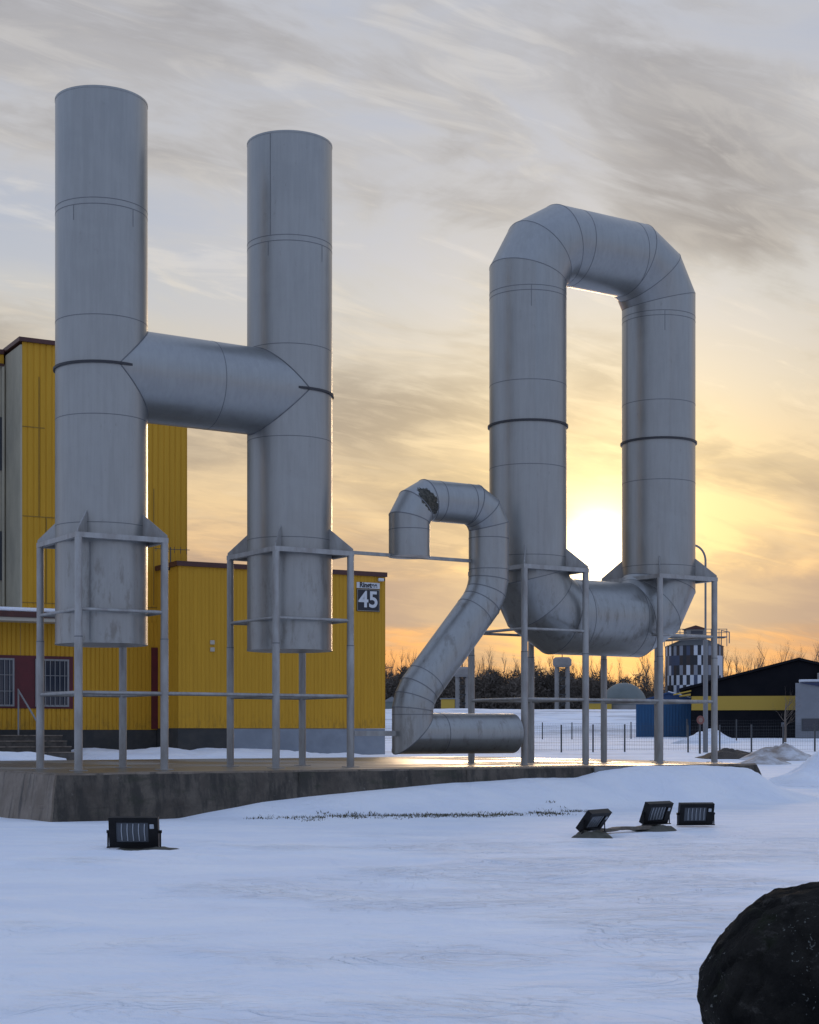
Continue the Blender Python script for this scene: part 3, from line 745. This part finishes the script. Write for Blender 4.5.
bm = bmesh.new(); box(bm, -.46, .46, -.035, -.005, 0, .80); bevel(bm, .006, 1); pa = obj('number_plate', bm, M['sign_dark'], SG)
bm = bmesh.new(); t = .012
box(bm, -.44, .44, -.038, -.034, .02, .02 + t); box(bm, -.44, .44, -.038, -.034, .77, .77 + t); box(bm, -.44, -.44 + t, -.038, -.034, .032, .77); box(bm, .44 - t, .44, -.038, -.034, .032, .77)
obj('border_line', bm, M['cream'], pa)
text_mesh('digits', '45', .80, M['sign_white'], pa, (0, -.042, .40), (R(90), 0, 0), .016, .004, .98)
bm = bmesh.new(); box(bm, -.46, .46, -.03, -.005, .82, 1.03); npl = obj('name_plate', bm, M['sign_white'], SG)
text_mesh('street_name', 'Ringtee', .25, M['sign_dark'], npl, (0, -.034, .930), (R(90), 0, 0), .009, .003, .93)
SC = empty('security_camera', bworld(12.33, AY - .02, 6.23), R(29.5))
tag(SC, 'small white security camera under the roof corner above the number sign', 'camera')
bm = bmesh.new(); box(bm, -.13, .09, -.13, -.04, -.02, .09); bevel(bm, .025, 2); obj('housing', bm, M['sign_white'], SC, 50)
bm = bmesh.new(); tube(bm, [(.08, -.085, .035), (.13, -.095, .03)], .036, 14); obj('lens', bm, M['black'], SC, 40)
bm = bmesh.new(); tube(bm, [(-.05, -.05, .06), (-.05, 0.02, .06)], .03, 10); obj('bracket', bm, M['sign_white'], SC, 40)

# ------------------------------------------------------------------ floodlights
def floodlight(name, label, x, y, yaw, tilt, group='floodlights lying ready in the snow'):
    z0 = gz(x, y); root = empty(name, (x, y, z0), yaw); tag(root, label, 'floodlight', 'floodlights in the snow')
    T = Matrix.Translation((0, 0, .235)) @ Matrix.Rotation(tilt, 4, 'X')
    w, hh, d = .34, .205, .055
    bm = bmesh.new()
    box(bm, -w, w, -d, d, .135, hh, 0, T); box(bm, -w, w, -d, d, -hh, -.14, 0, T); box(bm, -w, -.245, -d, d, -.14, .135, 0, T); box(bm, .205, w, -d, d, -.14, .135, 0, T)
    box(bm, -.245, .205, -.005, d, -.14, .135, 0, T)
    hs = obj('housing', bm, M['black'], root)
    bm = bmesh.new(); box(bm, -.244, .204, -.028, -.008, -.139, .134, 0, T); obj('glass', bm, M['lens'], hs)
    for i in range(5):
        bm = bmesh.new(); xx = -.165 + .079 * i; pv = []
        for kx in range(7): zz_ = -.12 + .24 * kx / 6; pv.append(T @ Vector((xx + .004 * math.cos(kx * .9), -.042, zz_)))
        tube(bm, pv, .0065, 6); obj('fin', bm, M['fin'], hs, 40)
    bm = bmesh.new(); box(bm, .225, .285, -d - .012, -d + .001, .05, .115, 0, T); bevel(bm, .006, 1); obj('junction_box', bm, M['fin'], hs)
    bm = bmesh.new(); t = .012
    tube(bm, [(-w - .022, 0, .03), (-w - .022, 0, .24)], .012, 6); tube(bm, [(w + .022, 0, .03), (w + .022, 0, .24)], .012, 6)
    box(bm, -w - .035, w + .035, -.03, .03, .012, .03)
    for s in (-1, 1): tube(bm, [(s * w, 0, .235), (s * (w + .04), 0, .235)], .022, 10)
    obj('bracket', bm, M['black'], root)
    return root
FL = [('small black floodlight standing alone in the snow in front of the letter H', -3.78, 21.9, R(-2), R(9), 0),
      ('leftmost black floodlight of the group of three, tipped far back and turned sideways', 2.92, 25.25, R(52), R(38), .05),
      ('middle black floodlight of the group of three, turned half sideways on the plank', 4.11, 26.55, R(40), R(22), .06),
      ('rightmost black floodlight of the group of three, facing the viewer squarely', 4.90, 27.3, R(10), R(14), -.005)]
for lb, x_, y_, yw, tl, dz in FL:
    o_ = floodlight('floodlight', lb, x_, y_, yw, tl); o_.location.z += dz + .02
    if x_ > 0: o_.scale = (.90, .90, .90)
def slab(name, label, cat, x, y, sx, sy, h, yaw, m, sink=.0):
    bm = bmesh.new(); bmesh.ops.create_grid(bm, x_segments=16, y_segments=12, size=.5)
    for v in bm.verts:
        k_ = 1 - .28 * min(1, (abs(v.co.x * 2) ** 3 * abs(v.co.y * 2) ** 3)); v.co *= k_
    for v in bm.verts: v.co.x *= sx; v.co.y *= sy
    ex = bmesh.ops.extrude_face_region(bm, geom=bm.faces[:]); 
    for v in [e for e in ex['geom'] if isinstance(e, bmesh.types.BMVert)]: v.co.z += h
    for v in bm.verts: v.co += mnoise.noise_vector(v.co * 3 + Vector((x, y, 0))) * .05
    bmesh.ops.recalc_face_normals(bm, faces=bm.faces)
    o = obj(name, bm, m, None, 50, (x, y, gz(x, y) - sink)); o.rotation_euler = (0, 0, yaw); tag(o, label, cat); return o
STONES = [('worn concrete footing half buried in snow under the lone floodlight', -3.58, 21.85, .62, .34, .07),
          ('mossy concrete footing under the leftmost tipped floodlight of the three', 2.86, 25.1, .36, .36, .13),
          ('low concrete footing under the middle floodlight of the three', 4.05, 26.5, .40, .32, .10)]
slab('wooden_plank', 'weathered plank lying on the snow between the left and middle floodlights', 'plank', 3.52, 26.0, 1.2, .16, .05, R(40), M['plank'], -.03)

# ------------------------------------------------------------------ boulder in the near corner
bm = bmesh.new(); bmesh.ops.create_icosphere(bm, subdivisions=6, radius=1)
for v in bm.verts:
    p = v.co.copy(); d = p.normalized()
    r_ = 1 + .035 * mnoise.noise(d * 1.6 + Vector((3, 1, 5))) + .030 * mnoise.noise(d * 3.3) + .022 * mnoise.fractal(d * 6, 1, 2, 6) - .03 * max(0, 1 - abs(mnoise.noise(d * 2.4 + Vector((7, 2, 1)))) * 14)
    r_ += .010 * math.sin(13 * d.z + 3 * d.x + 4 * mnoise.noise(d * 2)) * max(0, d.z)
    q = d * r_
    v.co = Vector((q.x * .655, q.y * .60, q.z * .56))
bo = obj('boulder', bm, M['boulder'], None, 180, (2.05, 7.62, .385)); tag(bo, 'big dark lichen-spotted boulder in the near right corner', 'boulder')

# ------------------------------------------------------------------ dead grass poking through at the foot of the drift
bm = bmesh.new(); rg_ = random.Random(11)
def grass_v(u): return float(np.interp(u, [0, 2.5, 5.4, 7.5, 9.3, 10.5], [-3.35, -3.95, -4.72, -4.75, -4.55, -4.3]))
for cl_ in range(300):
    u = rg_.triangular(.6, 9.0, 5.5)
    dens = .25 + .75 * (mnoise.noise(Vector((u * 1.7, 0, 3))) > -.12)
    if rg_.random() > dens: continue
    v = grass_v(u) + rg_.gauss(0, .22) - (rg_.random() ** 2.2) * 1.0
    p = C0 + U * u + V * v; zb = gz(p.x, p.y)
    for b_ in range(rg_.randint(6, 16)):
        bx, by = p.x + rg_.gauss(0, .08), p.y + rg_.gauss(0, .06); hh = rg_.uniform(.012, .055); a = rg_.uniform(0, 6.28); ln = rg_.uniform(.02, .08)
        w = .012; c_, s_ = math.cos(a + 1.57) * w, math.sin(a + 1.57) * w
        v0 = bm.verts.new((bx - c_, by - s_, zb - .02)); v1 = bm.verts.new((bx + c_, by + s_, zb - .02))
        v2 = bm.verts.new((bx + math.cos(a) * ln + c_ * .3, by + math.sin(a) * ln + s_ * .3, zb + hh)); bm.faces.new((v0, v1, v2))
gr = obj('dead_grass', bm, M['grass']); tag(gr, 'dark dead grass poking through snow along the foot of the plinth', 'grass', kind='stuff')

# ------------------------------------------------------------------ snow heaps and soil on the right
def heap(name, label, cat, x, y, sx, sy, h, m, seed, rot=0.0, sharp=1.3, group='ploughed snow heaps'):
    bm = bmesh.new(); nR, nA = 22, 56
    base = gz(x, y); rows = []
    for i in range(nR + 1):
        row = []
        for j in range(nA):
            t = i / nR; a = 2 * math.pi * j / nA
            lx_, ly_ = math.cos(a) * t, math.sin(a) * t
            nn_ = mnoise.fractal(Vector((lx_ * 2.2 + seed, ly_ * 2.2, seed * .3)), 1, 2, 5)
            rr = 1 + .16 * mnoise.noise(Vector((math.cos(a) * 1.5 + seed, math.sin(a) * 1.5, 0)))
            px, py = lx_ * sx * rr, ly_ * sy * rr
            hz = h * (1 - t ** sharp) ** 1.25 * (1 + .28 * nn_) + .10 * h * nn_ * (1 - t)
            if i == nR: hz = -.25
            row.append(bm.verts.new((px, py, hz)))
            if i == 0: break
        rows.append(row)
    for j in range(nA): bm.faces.new((rows[0][0], rows[1][j], rows[1][(j + 1) % nA]))
    for A_, B_ in zip(rows[1:], rows[2:]):
        for j in range(nA): bm.faces.new((A_[j], B_[j], B_[(j + 1) % nA], A_[(j + 1) % nA]))
    o = obj(name, bm, m, None, 70, (x, y, base - .02)); o.rotation_euler = (0, 0, rot); tag(o, label, cat, group); return o
heap('snow_heap', 'large pale snow heap beyond the right end of the plinth', 'snow heap', 12.35, 47.5, 2.0, 1.6, .92, M['snow'], 2.1)
heap('snow_heap', 'brown-topped dirty snow heap before the sapling', 'snow heap', 15.35, 66, 1.75, 1.6, .66, M['dirty_snow'], 5.2)
heap('snow_heap', 'low dirty snow heap beside the dark soil', 'snow heap', 13.9, 62.5, 1.2, 1.1, .36, M['dirty_snow'], 9.4)
heap('snow_heap', 'wide grey snow heap behind the fence before the black building', 'snow heap', 16.2, 87, 1.9, 1.5, .78, M['snow'], 7.7)
heap('soil_heap', 'patch of bare dark soil showing between the snow and the plinth end', 'soil', 13.5, 67.5, 1.5, 1.7, .42, M['soil'], 3.3, group=None)
heap('soil_heap', 'thin streak of dark soil left of the brown-topped heap', 'soil', 14.4, 69.5, 1.6, .9, .28, M['soil'], 6.1, group=None)

for k_, (lb, x_, y_, sx_, sy_, h_) in enumerate(STONES):
    heap('concrete_footing', lb, 'footing', x_, y_, sx_, sy_, h_, M['slab'], 1.7 + k_, 0, 5.0, None)
heap('snow_patch', 'thin patch of leftover snow on the paving before the stairs', 'snow patch', -11.6, 44.2, 2.2, 1.2, .22, M['snow'], 4.4, R(30), 2.5, None).location.z = PL + .0

# ------------------------------------------------------------------ lamp post, round sign, sapling
LP = empty('street_lamp', (13.92, 75, gz(13.92, 75))); tag(LP, 'tall thin street lamp with a hooked top to the right of the letter O', 'street lamp')
bm = bmesh.new(); tube(bm, [(0, 0, -.2), (0, 0, 5.3)], [.12, .11], 12); obj('base_column', bm, M['steel_grey'], LP, 40)
bm = bmesh.new(); pp = [(0, 0, 5.3), (0, 0, 9.0)] + [(-.62 + .62 * math.cos(t), 0, 9.0 + .75 * math.sin(t)) for t in np.linspace(.15, math.pi / 2, 9)] + [(-1.2, 0, 9.68)]
tube(bm, pp, .05, 8); obj('arm', bm, M['steel_grey'], LP, 60)
bm = bmesh.new(); box(bm, -1.75, -1.15, -.12, .12, 9.62, 9.73); bevel(bm, .03); obj('lamp_head', bm, M['steel_grey'], LP)
RS = empty('round_road_sign', (13.38, 73.5, gz(13.38, 73.5)), R(20)); tag(RS, 'small round reddish sign on a thin post beside the street lamp', 'sign')
bm = bmesh.new(); tube(bm, [(0, 0, -.2), (0, 0, 1.45)], .05, 8); obj('post', bm, M['post_dark'], RS, 40)
bm = bmesh.new(); tube(bm, [(0, -.07, 1.55), (0, -.05, 1.55)], .20, 24); sp_ = obj('disc', bm, mat('red_disc', (.20, .07, .055), .5)[0], RS, 40)
bm = bmesh.new(); tube(bm, [(0, -.075, 1.55), (0, -.0705, 1.55)], .11, 24); obj('disc_centre', bm, mat('pale_disc', (.26, .17, .14), .5)[0], sp_, 40)

def grow(bm, p, d, L, r, depth, rg, spread, up, n=4, kids=(3, 4)):
    k = 4; pts = [p.copy()]; rs = [r]; dd = d.copy()
    for i in range(k):
        dd = (dd + Vector((rg.gauss(0, .12), rg.gauss(0, .12), rg.gauss(0, .06) + up))).normalized(); p = p + dd * L / k; pts.append(p.copy()); rs.append(max(.25 * r, r * (1 - .75 * (i + 1) / k)))
    tube(bm, pts, rs, n, False)
    if depth > 0:
        for c_ in range(rg.randint(*kids)):
            t = rg.uniform(.3, 1.0); i = min(k - 1, int(t * k)); q = pts[i].lerp(pts[i + 1], t * k - i)
            a = rg.uniform(0, 6.28); e1, e2 = frame_for(dd); s_ = rg.uniform(.6, 1.0) * spread
            nd = (dd * math.cos(s_) + (e1 * math.cos(a) + e2 * math.sin(a)) * math.sin(s_)).normalized()
            grow(bm, q, nd, L * rg.uniform(.45, .68), max(rs[i] * .55, .4 * r * .55), depth - 1, rg, spread, up, 3, kids)
SP = empty('bare_sapling', (21.2, 90, gz(21.2, 90))); tag(SP, 'small bare sapling standing before the black and yellow building', 'tree')
rg2 = random.Random(21); bm = bmesh.new(); tube(bm, [(0, 0, -.1), (.02, 0, .7), (0, .03, 1.5), (.05, 0, 2.2)], [.08, .06, .05, .03], 6); obj('trunk', bm, M['bark'], SP, 40)
bm = bmesh.new()
for i in range(11):
    a = rg2.uniform(0, 6.28); grow(bm, Vector((.02, 0, rg2.uniform(.8, 2.1))), Vector((math.cos(a) * .8, math.sin(a) * .8, .7)).normalized(), rg2.uniform(.7, 1.2), .02, 2, rg2, .7, .10, 3)
obj('crown', bm, M['bark'], SP)

# ------------------------------------------------------------------ fences
def fence(name, label, x0, x1, y, step, h, skip=(), mesh=True, yb=None):
    yb = y if yb is None else yb
    root = empty(name, (x0, y, gz(x0, y))); tag(root, label, 'fence'); base = root.location.copy(); n = int((x1 - x0) / step); post = None; tops = []
    for i in range(n + 1):
        px = x0 + step * i; py = y + (yb - y) * i / max(1, n); z = gz(px, py); l = (px - base.x, py - base.y, z - base.z); tops.append(Vector(l))
        if i in skip: continue
        if post is None:
            bm = bmesh.new(); box(bm, -.035, .035, -.035, .035, -.2, h); post = obj('post', bm, M['post_dark'], root, None, l)
        else: copy_of(post, root, l)
    if mesh:
        bm = bmesh.new()
        for A_, B_ in zip(tops, tops[1:]):
            for kz in range(7): zz_ = .12 + (h - .2) * kz / 6; box_line(bm, A_ + Vector((0, 0, zz_)), B_ + Vector((0, 0, zz_)), .0028)
            m_ = int(step / .11)
            for q in range(1, m_): p_ = A_.lerp(B_, q / m_); box_line(bm, p_ + Vector((0, 0, .08)), p_ + Vector((0, 0, h - .06)), .0028)
        obj('wire_mesh', bm, M['post_dark'], root)
    return root
def box_line(bm, a, b, r):
    e1, e2 = frame_for(b - a); vs = []
    for p in (a, b): vs.append([bm.verts.new(p + e1 * r * math.cos(t) + e2 * r * math.sin(t)) for t in (0, 2.094, 4.189)])
    for j in range(3): bm.faces.new((vs[0][j], vs[0][(j + 1) % 3], vs[1][(j + 1) % 3], vs[1][j]))
fence('wire_fence', 'nearer row of thin dark fence posts with wire beyond the plinth', 5.65, 21.5, 75, 1.49, 1.30)
fence('wire_fence', 'farther line of wire mesh fence at the foot of the snowy bank', -3.0, 17, 108, 2.0, 1.15)
fence('wire_fence', 'wire mesh fence in front of the blue shed and black building', 17.4, 36, 100, 3.1, 1.35)

# ------------------------------------------------------------------ far buildings on the right
SH = empty('blue_shed', (18.46, 130, 1.40), R(-8.5)); tag(SH, 'small blue metal shed with a low pitched roof beside the black building', 'shed')
bm = bmesh.new(); box(bm, 0, 5.4, 0, 4, -.3, 2.70); ribbed(bm, .002, 5.398, 0, 2.70, .25, -.03, y=-.002); obj('wall', bm, M['blue_shed'], SH)
bm = bmesh.new(); prism(bm, [(-.15, 2.68), (2.6, 3.50), (5.55, 2.68), (5.55, 2.76), (2.6, 3.6), (-.15, 2.76)], -.25, 4.2); obj('roof', bm, M['shed_roof'], SH)
bm = bmesh.new(); prism(bm, [(.02, 2.72), (5.38, 2.72), (2.6, 3.52)], .0, .03); obj('gable', bm, M['shed_roof'], SH)
bm = bmesh.new(); prism(bm, [(2.6, 3.605), (5.5, 2.775), (5.5, 2.86), (2.6, 3.69)], -.2, 4.1); obj('roof_snow', bm, M['snow'], SH)

BB = empty('black_building', (22.06, 125, 1.40), R(-10.5)); tag(BB, 'black gabled warehouse with a broad yellow stripe along its wall', 'building')
bm = bmesh.new(); prism(bm, [(0, -.3), (16.5, -.3), (16.5, 3.85), (8.2, 5.86), (0, 3.75)], 0, 26); obj('wall', bm, M['black_wall'], BB)
bm = bmesh.new(); prism(bm, [(-.9, 3.56), (8.2, 5.90), (17.2, 3.70), (17.2, 3.90), (8.2, 6.10), (-.9, 3.76)], -.35, 26.5); obj('roof', bm, M['black_wall'], BB)
bm = bmesh.new(); box(bm, .04, 8.16, -.06, -.003, 2.05, 3.15); obj('yellow_stripe', bm, M['yellow_band'], BB)
bm = bmesh.new(); prism(bm, [(-1.35, 3.33), (.02, 3.62), (.02, 3.52), (-1.35, 3.22)], -.4, -.3); prism(bm, [(-.9, 3.20), (-.02, 3.36), (-.02, 3.22), (-.9, 3.12)], -.3, 2); obj('eave_trim', bm, M['yellow_band'], BB)
bm = bmesh.new(); box(bm, 6.9, 7.2, -.09, -.002, .75, 1.1); obj('meter_box', bm, M['pale_wall'], BB)
bm = bmesh.new(); box(bm, 9.6, 12, -.4, 2, 3.6, 4.9); obj('roof_unit', bm, M['tower_wall'], BB)

WB = empty('pale_office', (28.55, 118, 1.25), R(-14)); tag(WB, 'pale grey flat-roofed block with snow on its roof at the right edge', 'building')
bm = bmesh.new(); box(bm, 0, 9, 0, 6.5, -.3, 4.12); obj('wall', bm, M['pale_wall'], WB)
bm = bmesh.new(); prism(bm, [(.35, 4.15), (9.2, 4.15), (9.2, 4.02), (2.6, 4.02), (2.5, 3.72), (.35, 4.12)], -.12, -.01); obj('roof_edge', bm, mat('navy_edge', (.02, .03, .08), .5)[0], WB)
bm = bmesh.new(); box(bm, .25, 9.1, -.05, 6.4, 4.16, 4.38); bevel(bm, .08, 3); obj('roof_snow', bm, M['snow'], WB, 50)
bm = bmesh.new(); box(bm, .45, 2.9, -.04, -.002, .58, 1.48); w_ = obj('window', bm, M['post_dark'], WB)
bm = bmesh.new(); box(bm, .52, 1.65, -.055, -.041, .64, 1.42); box(bm, 1.72, 2.84, -.055, -.041, .64, 1.42); obj('pane', bm, M['glass'], w_)

# chequered silo
SI = empty('chequered_silo', (35.7, 200, 1.5)); tag(SI, 'round silo tank clad in grey and black chequered panels with a walkway on top', 'silo')
bm = bmesh.new(); r_ = 3.62; nA, nR = 50, 9; zs = np.linspace(0, 11.0, nR + 1); rs_ = random.Random(4)
VV = [[bm.verts.new((r_ * math.cos(2 * math.pi * j / nA), r_ * math.sin(2 * math.pi * j / nA), zv)) for j in range(nA)] for zv in zs]
prev = {}
for i in range(nR):
    for j in range(nA):
        f = bm.faces.new((VV[i][j], VV[i][(j + 1) % nA], VV[i + 1][(j + 1) % nA], VV[i + 1][j]))
        ch = [0, 0, 0, 3, 4, 2, 2, 1, 1, 1]; kk = rs_.choice(ch)
        if (i + j) % 2: kk = rs_.choice([0, 3, 4, 0]) if rs_.random() < .8 else kk
        elif rs_.random() < .45: kk = rs_.choice([1, 1, 2])
        f.material_index = kk
obj('tank', bm, [M['silo%d' % i] for i in range(5)], SI)
bm = bmesh.new(); tube(bm, [(0, 0, 11.0), (0, 0, 12.2)], [3.72, .9], 34); obj('roof', bm, M['post_dark'], SI)
bm = bmesh.new(); box(bm, -3.9, 3.9, -1.0, 1.0, 12.1, 12.25)
for i in range(9): xx = -3.9 + 7.8 * i / 8; box_line(bm, Vector((xx, -.95, 11.0 if abs(xx) > 2.4 else 11.6)), Vector((xx, -.95, 13.2 if abs(xx) > 1.8 else 12.2)), .06)
obj('walkway', bm, M['steel_grey'], SI)
bm = bmesh.new()
for zz_ in (12.7, 13.15): box_line(bm, Vector((-3.9, -.95, zz_)), Vector((3.9, -.95, zz_)), .05)
tube(bm, [(3.3, -.5, 11), (3.3, -.5, 13.0), (4.3, -.5, 12.8), (4.3, -.5, 11.4)], .07, 6); obj('railing', bm, M['steel_grey'], SI)
bm = bmesh.new(); box(bm, -1.15, 1.15, -1.0, 1.0, 12.25, 13.15); cb = obj('cabin', bm, M['tower_wall'], SI)
bm = bmesh.new(); box(bm, -.6, .9, -1.03, -1.003, 12.55, 12.95); obj('cabin_window', bm, M['glass'], cb)
bm = bmesh.new(); prism(bm, [(-1.35, 13.13), (1.35, 13.13), (1.30, 13.22), (0, 13.62), (-1.30, 13.22)], -1.15, 1.15); obj('cabin_roof', bm, M['fascia'], cb)

# dome
bm = bmesh.new(); bmesh.ops.create_uvsphere(bm, u_segments=40, v_segments=24, radius=2.6); bmesh.ops.delete(bm, geom=[v for v in bm.verts if v.co.z < -1.2], context='VERTS')
dm_ = obj('gas_dome', bm, M['dome'], None, 60, (24.2, 180, 4.75)); tag(dm_, 'pale green rounded membrane dome rising behind the blue shed', 'dome')
bm = bmesh.new(); tube(bm, [(0, 0, -3), (0, 0, .05)], 2.66, 40); obj('tank_wall', bm, M['tower_wall'], dm_, 40)

def twin_tower(x, y, z, h, label, wide=1.0):
    t = empty('twin_column_tower', (x, y, z)); tag(t, label, 'tower')
    for sx in (-.62, .62):
        bm = bmesh.new(); tube(bm, [(sx * wide, 0, -1), (sx * wide, 0, h - .6)], .27, 14); obj('column', bm, M['tower_wall'], t, 40)
    bm = bmesh.new(); tube(bm, [(0, 0, h - 1.15), (0, 0, h - .90), (0, 0, h - .25), (0, 0, h)], [.85, 1.10, 1.10, .85], 24); obj('tank', bm, M['tower_wall'], t, 40)
    bm = bmesh.new()
    for i in range(int(h / .5)): zz_ = i * .5; box_line(bm, Vector((-.42, -.2, zz_)), Vector((.42, -.2, zz_ + (.5 if i % 2 else 0))), .05)
    tube(bm, [(0, 0, h), (0, 0, h + .8)], .06, 6); obj('ladder', bm, M['post_dark'], t)
    return t
twin_tower(17.9, 187, 4.2, 6.35, 'pale twin-column tower with a round tank on top, under the letter O')
twin_tower(6.2, 187, 4.2, 5.2, 'shorter twin-column tower half hidden behind the numeral 2', .9)
YB = empty('yellow_container', (4.3, 178, 4.2)); tag(YB, 'small yellow site container on the far bank beside the numeral 2', 'container')
bm = bmesh.new(); box(bm, -.75, .75, 0, 2, -.3, 1.25); obj('body', bm, M['yellow_band'], YB)
bm = bmesh.new(); box(bm, -.85, .85, -.1, 2.1, 1.255, 1.38); obj('roof', bm, M['steel_grey'], YB)
YB2 = empty('yellow_container', (19.9, 176, 4.2)); tag(YB2, 'low yellow container on the far bank beside the tower under the letter O', 'container')
bm = bmesh.new(); box(bm, -.2, 2.4, 0, 2, -.3, .75); obj('body', bm, M['yellow_band'], YB2)
bm = bmesh.new(); box(bm, -.3, 2.5, -.1, 2.1, .755, .85); obj('roof', bm, M['steel_grey'], YB2)
GT = empty('green_hut', (-2.0, 180, 4.2)); tag(GT, 'small pale green hut far away between the yellow building and the numeral 2', 'hut')
bm = bmesh.new(); box(bm, -.9, .9, 0, 2, -.3, 1.0); obj('wall', bm, M['dome'], GT)
bm = bmesh.new(); prism(bm, [(-1.05, 1.0), (1.05, 1.0), (0, 1.6)], -.1, 2.1); obj('roof', bm, M['steel_grey'], GT)

# ------------------------------------------------------------------ woods
rt = random.Random(99)
protos = []
for kx in range(6):
    t = empty('bare_tree', (0, 0, -50)); rgt = random.Random(100 + kx); Ht = 9.0
    bm = bmesh.new(); pts_ = [Vector((0, 0, -.5))]; 
    for i in range(7): pts_.append(Vector((rgt.gauss(0, .07) * i, rgt.gauss(0, .07) * i, Ht * (i + 1) / 7.6)))
    tube(bm, pts_, [.10, .09, .08, .065, .055, .045, .032, .015], 6, False); obj('trunk', bm, M['bark'], t)
    bm = bmesh.new()
    for i in range(34):
        f = rgt.uniform(.28, .97); q = pts_[0].lerp(pts_[-1], f) if f < .05 else pts_[min(6, int(f * 7))].lerp(pts_[min(7, int(f * 7) + 1)], (f * 7) % 1)
        a = rgt.uniform(0, 6.28); el = rgt.uniform(.9, 1.9)
        grow(bm, q, Vector((math.cos(a), math.sin(a), el * 1.3)).normalized(), Ht * .26 * (1.15 - f * .75) * rgt.uniform(.7, 1.2), .021 * (1.2 - f * .6), 2, rgt, .6, .14, 3, (2, 4))
    obj('crown', bm, M['bark'], t); protos.append(t)
nt_ = 0
for i in range(230):
    fr = (i + rt.uniform(-.4, .4)) / 230; Y = rt.uniform(208, 245)
    px = 375 + 470 * fr
    X = (px - CX) / F_PX * Y
    s = rt.uniform(.72, 1.04) * (1.0 if px < 640 else 1.36)
    p = protos[i % 6] if i < 6 else protos[rt.randrange(6)]
    o = p if i < 6 else copy_of(p)
    o.location = (X, Y, gz(X, Y) - .1); o.rotation_euler = (0, 0, rt.uniform(0, 6.28)); o.scale = (s * rt.uniform(.70, .95),) * 2 + (s,)
    if px < 640: lb = 'slender bare tree standing above the dark brushwood of the far wood on the bank'
    else: lb = 'slender bare tree rising behind the roof of the black building and the silo'
    tag(o, lb, 'tree', 'bare trees on the bank' if px < 640 else 'bare trees behind the warehouse')
# dark understorey: many stems and twiggy sprays
vs_, fs_ = [], []; rw = np.random.RandomState(5)
def spray(cx, cy, cz, n, sx, sz, ln):
    P = np.stack([rw.normal(0, sx, n), rw.normal(0, sx, n), np.abs(rw.rand(n)) ** .8 * sz], 1)
    taper = 1 - .85 * (P[:, 2] / sz) ; P[:, 0] *= taper; P[:, 1] *= taper
    P += (cx, cy, cz); d = np.stack([rw.normal(0, .7, n), rw.normal(0, .7, n), rw.normal(.35, .6, n)], 1); d /= np.linalg.norm(d, axis=1)[:, None]
    s = np.stack([rw.normal(0, 1, n), rw.normal(0, 1, n), rw.normal(0, 1, n)], 1); s -= (s * d).sum(1)[:, None] * d; s /= np.linalg.norm(s, axis=1)[:, None]
    L_ = ln * rw.uniform(.5, 1.5, n)[:, None]; w_ = .05 * rw.uniform(.6, 1.6, n)[:, None]
    b0 = len(vs_)
    for a, bb, c in zip(P - s * w_, P + s * w_, P + d * L_): vs_.extend((tuple(a), tuple(bb), tuple(c)))
    fs_.extend([(b0 + 3 * i, b0 + 3 * i + 1, b0 + 3 * i + 2) for i in range(n)])
for i in range(1000):
    px = rw.uniform(370, 840); Y = rw.uniform(196, 232); X = (px - CX) / F_PX * Y; hgt = rw.uniform(3.4, 5.6) * (1 + .10 * math.sin(px * .05) + .08 * math.sin(px * .17))
    spray(X, Y, gz(X, Y) - .2, 270, 1.0 + .12 * hgt, hgt, .62)
me = bpy.data.meshes.new('far_wood'); me.from_pydata(vs_, [], fs_); me.materials.append(M['twig'])
fw = bpy.data.objects.new('far_wood', me); C.objects.link(fw); tag(fw, 'dark brushwood and young conifers massed along the far bank', 'wood', kind='stuff')
